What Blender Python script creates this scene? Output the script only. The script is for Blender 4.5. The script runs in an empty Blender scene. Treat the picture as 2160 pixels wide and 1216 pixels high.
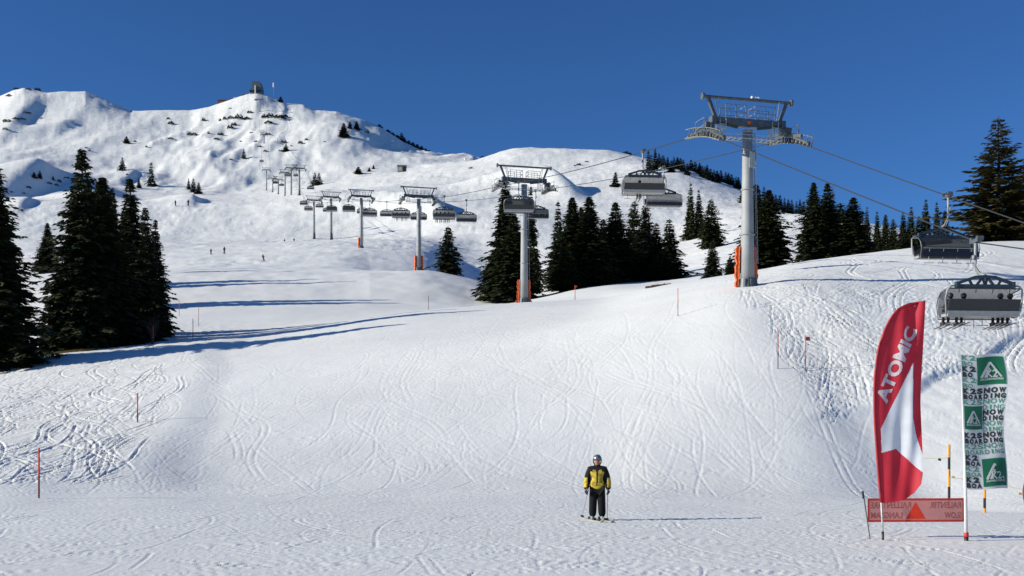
import bpy, bmesh, math, random
import numpy as np
from mathutils import Vector, Matrix, Euler

rng = np.random.default_rng(7)
random.seed(7)
scene = bpy.context.scene
COL = scene.collection
R = math.radians

# ------------------------------------------------------------------ camera, sky, sun, exposure
F = 2316.0            # focal length in pixels of a 2160 px wide picture
CU, HV, HC = 1080.0, 900.0, 2.5   # centre column, horizon row, camera height
cam_d = bpy.data.cameras.new('camera')
cam = bpy.data.objects.new('camera', cam_d)
COL.objects.link(cam)
cam.location = (0, 0, HC)
cam.rotation_euler = (R(90), 0, 0)
cam_d.sensor_width = 36.0
cam_d.lens = 36.0 * F / 2160.0
cam_d.shift_y = 292.0 / 2160.0
cam_d.clip_start = 0.1
cam_d.clip_end = 6000.0
scene.camera = cam

SUN_EL = 20.5
TO_SUN = Vector((-1.0, -0.20, 0)).normalized() * math.cos(R(SUN_EL)) + Vector((0, 0, math.sin(R(SUN_EL))))
world = bpy.data.worlds.new('World')
scene.world = world
world.use_nodes = True
wn = world.node_tree
bg = wn.nodes['Background']
sky = wn.nodes.new('ShaderNodeTexSky')
sky.sky_type = 'NISHITA'
sky.sun_disc = False
sky.sun_elevation = R(SUN_EL)
sky.sun_rotation = math.atan2(TO_SUN.x, TO_SUN.y)
sky.altitude = 1800
sky.air_density = 1.0
sky.dust_density = 0.25
sky.ozone_density = 3.0
tint = wn.nodes.new('ShaderNodeMix'); tint.data_type = 'RGBA'; tint.blend_type = 'MULTIPLY'; tint.inputs[0].default_value = 1.0
tint.inputs[7].default_value = (0.42, 0.78, 1.24, 1)
wn.links.new(sky.outputs[0], tint.inputs[6]); wn.links.new(tint.outputs[2], bg.inputs[0])
bg.inputs[1].default_value = 0.062

sl = bpy.data.lights.new('sun', 'SUN')
sl.energy = 4.2
sl.angle = R(0.53)
sl.color = (1.0, 0.96, 0.84)
sun = bpy.data.objects.new('sun', sl)
COL.objects.link(sun)
sun.rotation_euler = TO_SUN.to_track_quat('Z', 'Y').to_euler()
scene.view_settings.view_transform = 'Standard'
scene.view_settings.look = 'None'
scene.view_settings.gamma = 1.0
scene.view_settings.exposure = 0.42

# ------------------------------------------------------------------ object helpers
def tag(o, label=None, cat=None, group=None, kind=None):
    if label: o['label'] = label
    if cat: o['category'] = cat
    if group: o['group'] = group
    if kind: o['kind'] = kind
    return o

def thing(name, label, cat, loc=(0, 0, 0), rz=0.0, group=None):
    o = bpy.data.objects.new(name, None)
    COL.objects.link(o)
    o.location = loc
    o.rotation_euler = (0, 0, rz)
    o.empty_display_size = 0.3
    return tag(o, label, cat, group)

def link(name, me, parent=None, loc=None):
    o = bpy.data.objects.new(name, me)
    COL.objects.link(o)
    if parent is not None: o.parent = parent
    if loc is not None: o.location = loc
    return o

def copy_tree(o, parent=None):
    c = o.copy()
    for k in ('label', 'group'):
        if parent is not None and k in c: pass
    COL.objects.link(c)
    if parent is not None: c.parent = parent
    for ch in [q for q in KIDS.get(o.name, [])]:
        copy_tree(ch, c)
    return c

KIDS = {}
def register(o):
    """remember the children of a finished prototype so that copying is quick"""
    ch = list(o.children)
    KIDS[o.name] = ch
    for c in ch: register(c)

class MB:
    """collects primitives and links them as one mesh object"""
    def __init__(s):
        s.v = []; s.f = []; s.m = []; s.n = 0
    def add(s, verts, faces, mat=0):
        b = s.n
        s.v.extend([tuple(p) for p in verts]); s.n += len(verts)
        s.f.extend([tuple(i + b for i in f) for f in faces])
        s.m.extend([mat] * len(faces))
    def box(s, c, size, rot=None, mat=0, taper=1.0):
        hx, hy, hz = size[0] / 2, size[1] / 2, size[2] / 2
        vs = []
        for z in (-1, 1):
            t = taper if z > 0 else 1.0
            for x, y in ((-1, -1), (1, -1), (1, 1), (-1, 1)):
                vs.append(Vector((x * hx * t, y * hy * t, z * hz)))
        if rot is not None:
            q = Euler(rot).to_matrix()
            vs = [q @ p for p in vs]
        c = Vector(c)
        s.add([p + c for p in vs], [(0, 3, 2, 1), (4, 5, 6, 7), (0, 1, 5, 4), (1, 2, 6, 5), (2, 3, 7, 6), (3, 0, 4, 7)], mat)
    def beam(s, a, b, w, h=None, mat=0):
        a = Vector(a); b = Vector(b); h = h or w
        d = (b - a); L = d.length
        if L < 1e-6: return
        q = d.to_track_quat('Z', 'Y').to_matrix()
        vs = []
        for z in (0, L):
            for x, y in ((-1, -1), (1, -1), (1, 1), (-1, 1)):
                vs.append(a + q @ Vector((x * w / 2, y * h / 2, z)))
        s.add(vs, [(0, 3, 2, 1), (4, 5, 6, 7), (0, 1, 5, 4), (1, 2, 6, 5), (2, 3, 7, 6), (3, 0, 4, 7)], mat)
    def tube(s, pts, r, n=8, mat=0, cap=True):
        pts = [Vector(p) for p in pts]
        rs = r if isinstance(r, (list, tuple)) else [r] * len(pts)
        rings = []
        up = Vector((0, 0, 1))
        for i, p in enumerate(pts):
            d = (pts[min(i + 1, len(pts) - 1)] - pts[max(i - 1, 0)]).normalized()
            ref = up if abs(d.dot(up)) < 0.95 else Vector((0, 1, 0))
            x = d.cross(ref).normalized(); y = d.cross(x).normalized()
            rings.append([p + (x * math.cos(2 * math.pi * k / n) + y * math.sin(2 * math.pi * k / n)) * rs[i] for k in range(n)])
        vs = [q for rg in rings for q in rg]
        fs = []
        for i in range(len(pts) - 1):
            for k in range(n):
                k2 = (k + 1) % n
                fs.append((i * n + k, i * n + k2, (i + 1) * n + k2, (i + 1) * n + k))
        if cap:
            fs.append(tuple(range(n))[::-1]); fs.append(tuple((len(pts) - 1) * n + k for k in range(n)))
        s.add(vs, fs, mat)
    def ball(s, c, r, n=10, m=7, mat=0, scale=(1, 1, 1)):
        vs = []; fs = []
        for i in range(m + 1):
            th = math.pi * i / m
            for k in range(n):
                ph = 2 * math.pi * k / n
                vs.append((c[0] + r * scale[0] * math.sin(th) * math.cos(ph), c[1] + r * scale[1] * math.sin(th) * math.sin(ph), c[2] + r * scale[2] * math.cos(th)))
        for i in range(m):
            for k in range(n):
                k2 = (k + 1) % n
                fs.append((i * n + k, (i + 1) * n + k, (i + 1) * n + k2, i * n + k2))
        s.add(vs, fs, mat)
    def mesh(s, name, mats, smooth=False):
        me = bpy.data.meshes.new(name)
        me.from_pydata(s.v, [], s.f)
        if not isinstance(mats, (list, tuple)): mats = [mats]
        for m in mats: me.materials.append(m)
        if len(mats) > 1: me.polygons.foreach_set('material_index', s.m)
        if smooth: me.shade_smooth()
        me.update()
        return me
    def build(s, name, mats, parent=None, smooth=False, loc=None):
        return link(name, s.mesh(name, mats, smooth), parent, loc)

# ------------------------------------------------------------------ materials
def nodes(name):
    m = bpy.data.materials.new(name)
    m.use_nodes = True
    nt = m.node_tree
    return m, nt, nt.nodes['Principled BSDF']

def mat(name, col, rough=0.6, metal=0.0, var=0.12, scale=6.0, bump=0.0, col2=None, spec=None, transl=0.0, alpha=1.0):
    m, nt, p = nodes(name)
    tc = nt.nodes.new('ShaderNodeTexCoord')
    nz = nt.nodes.new('ShaderNodeTexNoise'); nz.inputs['Scale'].default_value = scale; nz.inputs['Detail'].default_value = 5
    nt.links.new(tc.outputs['Object'], nz.inputs['Vector'])
    cr = nt.nodes.new('ShaderNodeMix'); cr.data_type = 'RGBA'
    a = [c * (1 - var) for c in col]; b = list(col2) if col2 else [min(1, c * (1 + var)) for c in col]
    cr.inputs[6].default_value = (*a, 1); cr.inputs[7].default_value = (*b, 1)
    mr = nt.nodes.new('ShaderNodeMapRange'); mr.inputs[1].default_value = 0.35; mr.inputs[2].default_value = 0.65
    nt.links.new(nz.outputs[0], mr.inputs[0]); nt.links.new(mr.outputs[0], cr.inputs[0])
    nt.links.new(cr.outputs[2], p.inputs['Base Color'])
    p.inputs['Roughness'].default_value = rough
    p.inputs['Metallic'].default_value = metal
    if spec is not None: p.inputs['Specular IOR Level'].default_value = spec
    p.inputs['Alpha'].default_value = alpha
    if bump > 0:
        bp = nt.nodes.new('ShaderNodeBump'); bp.inputs['Strength'].default_value = bump; bp.inputs['Distance'].default_value = 0.02
        nt.links.new(nz.outputs[0], bp.inputs['Height']); nt.links.new(bp.outputs[0], p.inputs['Normal'])
    if transl > 0:
        tr = nt.nodes.new('ShaderNodeBsdfTranslucent'); mx = nt.nodes.new('ShaderNodeMixShader'); mx.inputs[0].default_value = transl
        nt.links.new(cr.outputs[2], tr.inputs[0]); nt.links.new(p.outputs[0], mx.inputs[1]); nt.links.new(tr.outputs[0], mx.inputs[2])
        nt.links.new(mx.outputs[0], nt.nodes['Material Output'].inputs[0])
    return m

M = {}
M['galv'] = mat('galvanised_steel', (0.26, 0.27, 0.28), 0.55, 0.15, 0.18, 1.5)
M['pole_grey'] = mat('pole_paint', (0.30, 0.31, 0.31), 0.6, 0.0, 0.12, 0.8)
M['dark_steel'] = mat('dark_steel', (0.105, 0.12, 0.13), 0.5, 0.3, 0.2, 2.0)
M['rail'] = mat('rail_steel', (0.22, 0.25, 0.29), 0.5, 0.3)
M['rope'] = mat('rope_steel', (0.035, 0.037, 0.04), 0.6, 0.3)
M['rubber'] = mat('rubber', (0.02, 0.02, 0.02), 0.8)
M['light_metal'] = mat('light_metal', (0.5, 0.5, 0.46), 0.45, 0.3, 0.3, 9)
M['orange_pad'] = mat('orange_pad', (0.85, 0.13, 0.02), 0.55, 0, 0.12, 3, 0.4)
M['truss'] = mat('chair_truss', (0.035, 0.055, 0.075), 0.5, 0.2)
M['seat_dark'] = mat('seat_shell_dark', (0.035, 0.035, 0.038), 0.5)
M['seat_light'] = mat('seat_shell_light', (0.30, 0.30, 0.30), 0.5)
M['bubble'] = mat('bubble_plastic', (0.36, 0.35, 0.33), 0.25, 0, 0.05, 2, transl=0.5, alpha=0.72)
M['bubble_d'] = mat('bubble_dark', (0.035, 0.037, 0.04), 0.2, 0, 0.05, 2, transl=0.2, alpha=0.9)
M['navy'] = mat('seat_navy', (0.006, 0.007, 0.02), 0.6)
M['bubble_g'] = mat('bubble_green', (0.10, 0.17, 0.14), 0.25, 0, 0.1, 2)
M['bark'] = mat('bark', (0.05, 0.037, 0.026), 0.9, 0, 0.4, 8, 0.5)
M['wood'] = mat('weathered_wood', (0.13, 0.07, 0.04), 0.85, 0, 0.35, 6)
M['red_roof'] = mat('red_boards', (0.16, 0.05, 0.035), 0.8, 0, 0.3, 1)
M['beige'] = mat('pale_wall', (0.5, 0.42, 0.30), 0.8)
M['concrete'] = mat('concrete', (0.26, 0.26, 0.23), 0.85, 0, 0.25, 0.6)
M['glassdark'] = mat('dark_glass', (0.02, 0.03, 0.035), 0.15)
M['stake_red'] = mat('stake_red', (0.62, 0.06, 0.04), 0.5, 0, 0.2, 4)
M['stake_dark'] = mat('stake_dark_red', (0.14, 0.03, 0.03), 0.6)
M['stake_orange'] = mat('stake_orange', (0.75, 0.30, 0.04), 0.5)
M['black'] = mat('black_plastic', (0.02, 0.02, 0.022), 0.5)
M['white'] = mat('white_paint', (0.75, 0.75, 0.75), 0.5, 0, 0.06)
M['red'] = mat('red_plastic', (0.6, 0.03, 0.03), 0.5)

def foliage(name, c1, c2):
    m, nt, p = nodes(name)
    tc = nt.nodes.new('ShaderNodeTexCoord')
    oi = nt.nodes.new('ShaderNodeObjectInfo')
    ad = nt.nodes.new('ShaderNodeVectorMath'); ad.operation = 'ADD'
    mu = nt.nodes.new('ShaderNodeVectorMath'); mu.operation = 'SCALE'; mu.inputs['Scale'].default_value = 13.0
    cb = nt.nodes.new('ShaderNodeCombineXYZ')
    for k in range(3): nt.links.new(oi.outputs['Random'], cb.inputs[k])
    nt.links.new(cb.outputs[0], mu.inputs[0]); nt.links.new(tc.outputs['Object'], ad.inputs[0]); nt.links.new(mu.outputs[0], ad.inputs[1])
    nz = nt.nodes.new('ShaderNodeTexNoise'); nz.inputs['Scale'].default_value = 1.1; nz.inputs['Detail'].default_value = 6; nz.inputs['Roughness'].default_value = 0.7
    nt.links.new(ad.outputs[0], nz.inputs['Vector'])
    mr = nt.nodes.new('ShaderNodeMapRange'); mr.inputs[1].default_value = 0.38; mr.inputs[2].default_value = 0.64
    nt.links.new(nz.outputs[0], mr.inputs[0])
    cr = nt.nodes.new('ShaderNodeMix'); cr.data_type = 'RGBA'
    cr.inputs[6].default_value = (*c1, 1); cr.inputs[7].default_value = (*c2, 1)
    nt.links.new(mr.outputs[0], cr.inputs[0]); nt.links.new(cr.outputs[2], p.inputs['Base Color'])
    p.inputs['Roughness'].default_value = 0.75
    p.inputs['Specular IOR Level'].default_value = 0.2
    return m
M['needles'] = foliage('spruce_needles', (0.012, 0.021, 0.009), (0.058, 0.070, 0.024))
M['needles_olive'] = foliage('olive_needles', (0.030, 0.036, 0.012), (0.16, 0.13, 0.035))
M['far_needles'] = foliage('far_needles', (0.012, 0.020, 0.016), (0.030, 0.042, 0.026))

def snow_mat():
    m, nt, p = nodes('snow')
    N = nt.nodes.new; L = nt.links.new
    geo = N('ShaderNodeNewGeometry')
    def mapping(sx, sy, sz, rz=0):
        mp = N('ShaderNodeMapping'); mp.inputs['Scale'].default_value = (sx, sy, sz); mp.inputs['Rotation'].default_value = (0, 0, rz)
        L(geo.outputs['Position'], mp.inputs['Vector']); return mp
    def noise(mp, sc, det, rough=0.6, dist=0.0):
        n = N('ShaderNodeTexNoise'); n.inputs['Scale'].default_value = sc; n.inputs['Detail'].default_value = det
        n.inputs['Roughness'].default_value = rough; n.inputs['Distortion'].default_value = dist
        L(mp.outputs[0], n.inputs['Vector']); return n
    # granular snow, scuffed streaks, and broad tonal drift
    g = noise(mapping(1, 1, 1), 5.0, 8, 0.72, 0.4)
    st = noise(mapping(1.6, 0.35, 0.6, 0.25), 2.2, 6, 0.65, 1.6)
    st2 = noise(mapping(1.3, 0.3, 0.6, -0.5), 1.7, 6, 0.65, 1.8)
    b = noise(mapping(1, 1, 1), 0.09, 6, 0.6, 0.3)
    far = noise(mapping(1, 1, 1), 0.045, 9, 0.68, 0.5)
    add1 = N('ShaderNodeMath'); add1.operation = 'MULTIPLY_ADD'; add1.inputs[1].default_value = 0.9
    L(st.outputs[0], add1.inputs[0]); L(g.outputs[0], add1.inputs[2])
    add2 = N('ShaderNodeMath'); add2.operation = 'MULTIPLY_ADD'; add2.inputs[1].default_value = 0.9
    L(st2.outputs[0], add2.inputs[0]); L(add1.outputs[0], add2.inputs[2])
    # distance from the ski slope decides which relief scale matters
    sep = N('ShaderNodeSeparateXYZ'); L(geo.outputs['Position'], sep.inputs[0])
    mr = N('ShaderNodeMapRange'); mr.inputs[1].default_value = 90; mr.inputs[2].default_value = 420
    L(sep.outputs[1], mr.inputs[0])
    bn = N('ShaderNodeBump'); bn.inputs['Strength'].default_value = 0.24; bn.inputs['Distance'].default_value = 0.035
    L(add2.outputs[0], bn.inputs['Height'])
    bf = N('ShaderNodeBump'); bf.inputs['Distance'].default_value = 9.0
    sm = N('ShaderNodeMath'); sm.operation = 'MULTIPLY'; sm.inputs[1].default_value = 0.22; L(mr.outputs[0], sm.inputs[0])
    L(sm.outputs[0], bf.inputs['Strength']); L(far.outputs[0], bf.inputs['Height']); L(bn.outputs[0], bf.inputs['Normal'])
    L(bf.outputs[0], p.inputs['Normal'])
    mx = N('ShaderNodeMix'); mx.data_type = 'RGBA'
    mx.inputs[6].default_value = (0.815, 0.81, 0.775, 1); mx.inputs[7].default_value = (0.88, 0.88, 0.845, 1)
    m2 = N('ShaderNodeMapRange'); m2.inputs[1].default_value = 0.35; m2.inputs[2].default_value = 0.65
    L(b.outputs[0], m2.inputs[0]); L(m2.outputs[0], mx.inputs[0]); L(mx.outputs[2], p.inputs['Base Color'])
    p.inputs['Roughness'].default_value = 0.7
    p.inputs['Specular IOR Level'].default_value = 0.25
    return m
M['snow'] = snow_mat()

# ------------------------------------------------------------------ terrain
def perlin(x, y, seed=0):
    xi = np.floor(x).astype(np.int64); yi = np.floor(y).astype(np.int64)
    xf = x - xi; yf = y - yi
    def grad(ix, iy):
        h = (ix * 374761393 + iy * 668265263 + seed * 974711) & 0xffffffff
        h = ((h ^ (h >> 13)) * 1274126177) & 0xffffffff
        h = (h ^ (h >> 16)) & 0xffff
        a = h * (2 * math.pi / 65536.0)
        return np.cos(a), np.sin(a)
    u = xf * xf * xf * (xf * (xf * 6 - 15) + 10); v = yf * yf * yf * (yf * (yf * 6 - 15) + 10)
    def d(ix, iy, fx, fy):
        gx, gy = grad(ix, iy); return gx * fx + gy * fy
    n00 = d(xi, yi, xf, yf); n10 = d(xi + 1, yi, xf - 1, yf); n01 = d(xi, yi + 1, xf, yf - 1); n11 = d(xi + 1, yi + 1, xf - 1, yf - 1)
    return (n00 * (1 - u) + n10 * u) * (1 - v) + (n01 * (1 - u) + n11 * u) * v

def fbm(x, y, wl, octv, seed=0, gain=0.5):
    s = np.zeros_like(x); a = 1.0; f = 1.0 / wl
    for o in range(octv):
        s += a * perlin(x * f + 17.3 * o, y * f - 9.1 * o, seed + o); a *= gain; f *= 2.03
    return s

def sstep(a, b, x):
    t = np.clip((x - a) / (b - a), 0, 1); return t * t * (3 - 2 * t)

UK = np.array([-900, 0, 150, 300, 500, 700, 880, 1000, 1100, 1250, 1400, 1580, 1700, 1900, 2010, 2160, 3000], float)
def flat(y): return 900 + 2316 * 2.5 / y
def VZ(z, y): return 900 - 2316 * (z - 2.5) / y
FACE = [2.5, 5.0, 5.4, 5.9, 6.6, 7.3, 8.0, 8.5, 8.95, 9.8, 11.0, 12.3, 12.6, 12.3, 12.2, 12.0, 11.0]
# every terrain line: distances and picture rows at the knots of UK
TL = [
 ([10]*17, [flat(10)]*17),
 ([18]*17, [flat(18)]*17),
 ([29]*17, [flat(29)]*17),
 # foot of the slopes
 ([38, 38, 40, 42, 44, 44, 44, 44, 44, 44, 43, 43, 43, 43, 43, 43, 43],
  [1052, 1052, 1046, 1036, 1031, 1031, 1031, 1031, 1031, 1032, 1036, 1038, 1036, 1036, 1040, 1040, 1040]),
 # middle of the first face, from heights in metres
 ([58]*17, [VZ(0.42 * z, 58) for z in FACE]),
 ([76]*17, [VZ(z, 76) for z in FACE]),
 # first crest
 ([96, 96, 98, 100, 103, 110, 119, 127, 132, 130, 120, 112, 112, 112, 112, 112, 112],
  [850, 768, 743, 730, 712, 684, 657, 646, 639, 631, 602, 574, 551, 526, 514, 509, 505]),
 ([106, 106, 106, 109, 113, 121, 130, 137, 142, 142, 134, 128, 128, 128, 128, 128, 128],
  [855, 772, 740, 722, 708, 682, 662, 652, 642, 638, 610, 585, 562, 536, 524, 520, 516]),
 ([150]*17,
  [700, 690, 670, 655, 648, 648, 650, 652, 640, 615, 600, 575, 565, 545, 535, 532, 528]),
 # mound carrying the third tower
 ([206]*17,
  [610, 595, 585, 578, 574, 573, 571, 590, 622, 596, 585, 555, 545, 530, 530, 530, 525]),
 ([228]*17,
  [605, 588, 578, 572, 566, 566, 590, 632, 648, 588, 575, 545, 535, 525, 525, 528, 525]),
 ([295]*17,
  [560, 545, 540, 535, 530, 522, 532, 590, 602, 572, 550, 510, 500, 500, 510, 520, 525]),
 ([385]*17,
  [520, 510, 508, 510, 512, 508, 508, 530, 535, 525, 515, 480, 462, 490, 505, 520, 530]),
 ([430]*17,
  [515, 505, 505, 512, 515, 514, 500, 485, 480, 490, 490, 462, 455, 485, 505, 525, 535]),
 # plateau edge at the foot of the mountain
 ([560]*17,
  [440, 428, 425, 430, 427, 404, 400, 405, 410, 400, 395, 420, 462, 500, 520, 540, 550]),
 ([660]*17,
  [430, 424, 418, 428, 425, 406, 385, 375, 370, 360, 352, 408, 470, 520, 540, 560, 570]),
 # knoll with the hut, hill on the right
 ([760]*17,
  [360, 366, 368, 420, 418, 383, 357, 338, 313, 316, 345, 420, 490, 540, 560, 580, 590]),
 ([860]*17,
  [362, 372, 380, 402, 404, 388, 372, 344, 322, 330, 372, 450, 520, 560, 580, 600, 610]),
 # mountain
 ([1000]*17,
  [330, 325, 335, 340, 345, 332, 345, 341, 345, 355, 400, 480, 540, 580, 600, 620, 620]),
 ([1130]*17,
  [270, 265, 272, 280, 275, 262, 326, 340, 362, 390, 440, 520, 570, 600, 620, 640, 640]),
]
SKY_U = np.array([-900, -300, 0, 30, 50, 100, 180, 225, 275, 330, 400, 440, 480, 520, 541, 565, 590, 605, 640, 665, 710, 760, 800, 850, 900, 935, 1000, 1100, 1300, 1600, 3000], float)
SKY_V = np.array([260, 225, 204, 192, 188, 196, 195, 212, 235, 233, 232, 225, 213, 201, 197, 203, 213, 219, 220, 232, 236, 250, 268, 300, 325, 337, 360, 400, 450, 540, 640], float)

def pchip_slopes(x, y):
    h = np.diff(x, axis=0); dl = np.diff(y, axis=0) / h
    m = np.zeros_like(y)
    w1 = 2 * h[1:] + h[:-1]; w2 = h[1:] + 2 * h[:-1]
    same = (dl[:-1] * dl[1:]) > 0
    with np.errstate(divide='ignore', invalid='ignore'):
        hm = (w1 + w2) / (w1 / dl[:-1] + w2 / dl[1:])
    m[1:-1] = np.where(same, hm, 0)
    m[0] = dl[0]; m[-1] = dl[-1]
    return m

def interp1(xk, yk, xq):
    xk = xk[:, None]; yk = yk[:, None]; m = pchip_slopes(xk, yk)
    xk = xk[:, 0]; yk = yk[:, 0]; m = m[:, 0]
    i = np.clip(np.searchsorted(xk, xq) - 1, 0, len(xk) - 2)
    h = xk[i + 1] - xk[i]; t = (xq - xk[i]) / h
    return (2*t**3 - 3*t**2 + 1) * yk[i] + (t**3 - 2*t**2 + t) * h * m[i] + (-2*t**3 + 3*t**2) * yk[i+1] + (t**3 - t**2) * h * m[i+1]

UD = np.arange(-900, 3001, 5.0)
LY = []; LV = []
for ys, vs in TL:
    LY.append(interp1(UK, np.array(ys, float), UD)); LV.append(interp1(UK, np.array(vs, float), UD))
sk = np.interp(UD, SKY_U, SKY_V)
LY.append(np.full_like(UD, 1250.0)); LV.append(sk)
LY.append(np.full_like(UD, 1330.0)); LV.append(sk + 22)
LY.append(np.full_like(UD, 2600.0)); LV.append(np.full_like(UD, 900.0))
ker = np.exp(-0.5 * (np.arange(-6, 7) / 2.6) ** 2); ker /= ker.sum()
def sm(a):
    p = np.concatenate([np.full(6, a[0]), a, np.full(6, a[-1])]); return np.convolve(p, ker, 'valid')
LX = np.log(np.array([sm(a) for a in LY])); LV = np.array([a if i in (len(LV) - 3, len(LV) - 2) else sm(a) for i, a in enumerate(LV)])
LM = pchip_slopes(LX, LV)

def base_height(x, y):
    x = np.asarray(x, float); y = np.asarray(y, float)
    yy = np.clip(y, 10.5, 2590.0)
    u = np.clip(CU + F * x / yy, -899, 2999)
    fi = (u + 900) / 5.0; i0 = np.floor(fi).astype(int); fr = fi - i0
    ly = np.log(yy)
    out = np.empty_like(u)
    K = LX.shape[0]
    X = [LX[k][i0] * (1 - fr) + LX[k][i0 + 1] * fr for k in range(K)]
    out[:] = flat(10.5)
    for k in range(K - 1):
        sel = (ly >= X[k]) & (ly < X[k + 1])
        if not sel.any(): continue
        a = i0[sel]; f = fr[sel]
        xa = X[k][sel]; xb = X[k + 1][sel]
        va = LV[k][a] * (1 - f) + LV[k][a + 1] * f; vb = LV[k + 1][a] * (1 - f) + LV[k + 1][a + 1] * f
        ma = LM[k][a] * (1 - f) + LM[k][a + 1] * f; mb = LM[k + 1][a] * (1 - f) + LM[k + 1][a + 1] * f
        h = xb - xa; t = (ly[sel] - xa) / h
        out[sel] = (2*t**3 - 3*t**2 + 1) * va + (t**3 - 2*t**2 + t) * h * ma + (-2*t**3 + 3*t**2) * vb + (t**3 - t**2) * h * mb
    return HC + (HV - out) / F * yy

# ridges that fall away steeply on their right: column, distance, height, half depth, run-up, run-out
EDGES = [(915, 500, 8, 22, 60, 11), (1140, 555, 14, 26, 60, 20), (20, 690, 17, 50, 90, 22), (205, 640, 5, 22, 50, 9), (425, 590, 5, 30, 40, 8), (60, 540, 3.5, 20, 60, 7),
         (48, 1150, 8, 60, 60, 18), (120, 1120, 6, 20, 60, 14), (470, 1020, 2.5, 25, 60, 9), (560, 1040, 3, 22, 60, 9), (240, 900, 4, 40, 90, 10)]
def height(x, y):
    x = np.atleast_1d(np.asarray(x, float)); y = np.atleast_1d(np.asarray(y, float))
    z = base_height(x, y)
    u = CU + F * x / np.clip(y, 12, None)
    # hollow right of the groomed slope
    z = z - 0.45 * np.exp(-(((x - 17.5) / 5.0) ** 2 + ((y - 47) / 7.5) ** 2))
    for (ue, ye, A, wy, run, fall) in EDGES:
        yw = ye + 14 * np.sin((x - X_of(ue, ye)) * 0.05 + ue)
        d = x - X_of(ue, ye) - 6 * np.sin((y - ye) * 0.045 + ue)
        z = z + A * np.exp(-((y - yw) / wy) ** 2) * sstep(-run, 0, d) * (1 - sstep(0, fall, d))
    # ledge of an old track on the right bank
    yl = np.interp(x, [9, 14.2, 18, 21.5, 31.7, 45], [50.5, 53, 55.2, 57.6, 67, 82]) + 0.35 * np.sin(x * 0.9)
    sd = (yl - y) * 0.84
    z = z - 0.30 * sstep(0, 0.8, sd) * np.exp(-np.clip(sd, 0, 99) / 5.0) * sstep(13, 19, x)
    # soft shoulder along the left edge of the groomed slope
    xe = (np.interp(y, [40, 44, 66, 90, 104], [250, 290, 400, 430, 500]) - CU) / F * y + 0.3 * np.sin(y * 0.35)
    z = z + 0.20 * (1 - sstep(-0.3, 2.6, x - xe)) * sstep(42, 50, y) * (1 - sstep(95, 110, y)) * sstep(-26, -2, x - xe)
    # trough beside the right edge of the groomed slope
    dr = x - (np.interp(y, [30, 34, 42, 62, 80, 110], [2250, 2060, 1860, 1640, 1480, 1350]) - CU) / F * y
    z = z - 0.22 * np.exp(-((dr - 2.2) / 1.9) ** 2) * sstep(31, 40, y) * (1 - sstep(62, 84, y))
    # gentle roll everywhere, growing with distance
    a1 = 0.06 * sstep(20, 40, y) + 0.25 * sstep(130, 200, y)
    z = z + a1 * fbm(x, y, 9.0, 3, 3)
    a2 = 1.0 * sstep(230, 420, y) * (1 - 0.3 * sstep(1150, 1250, y))
    z = z + a2 * fbm(x, y, 30.0, 4, 11)
    a3 = 7.0 * sstep(760, 980, y) * (1 - 0.75 * sstep(1150, 1240, y)) * (1 - 0.6 * sstep(900, 1100, u))
    z = z + a3 * fbm(x * 1.2, y * 0.8, 150.0, 5, 23, 0.5)
    rg = 1 - 2.2 * np.abs(fbm(x * 1.5, y * 0.55, 75.0, 4, 37, 0.5))
    z = z + 2.6 * sstep(800, 950, y) * (1 - 0.7 * sstep(1190, 1250, y)) * rg * (0.35 + sstep(-0.2, 0.35, fbm(x, y, 170.0, 2, 91)))
    return z

def X_of(u, y): return (u - CU) / F * y
def hz(x, y): return float(height(x, y)[0])

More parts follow.
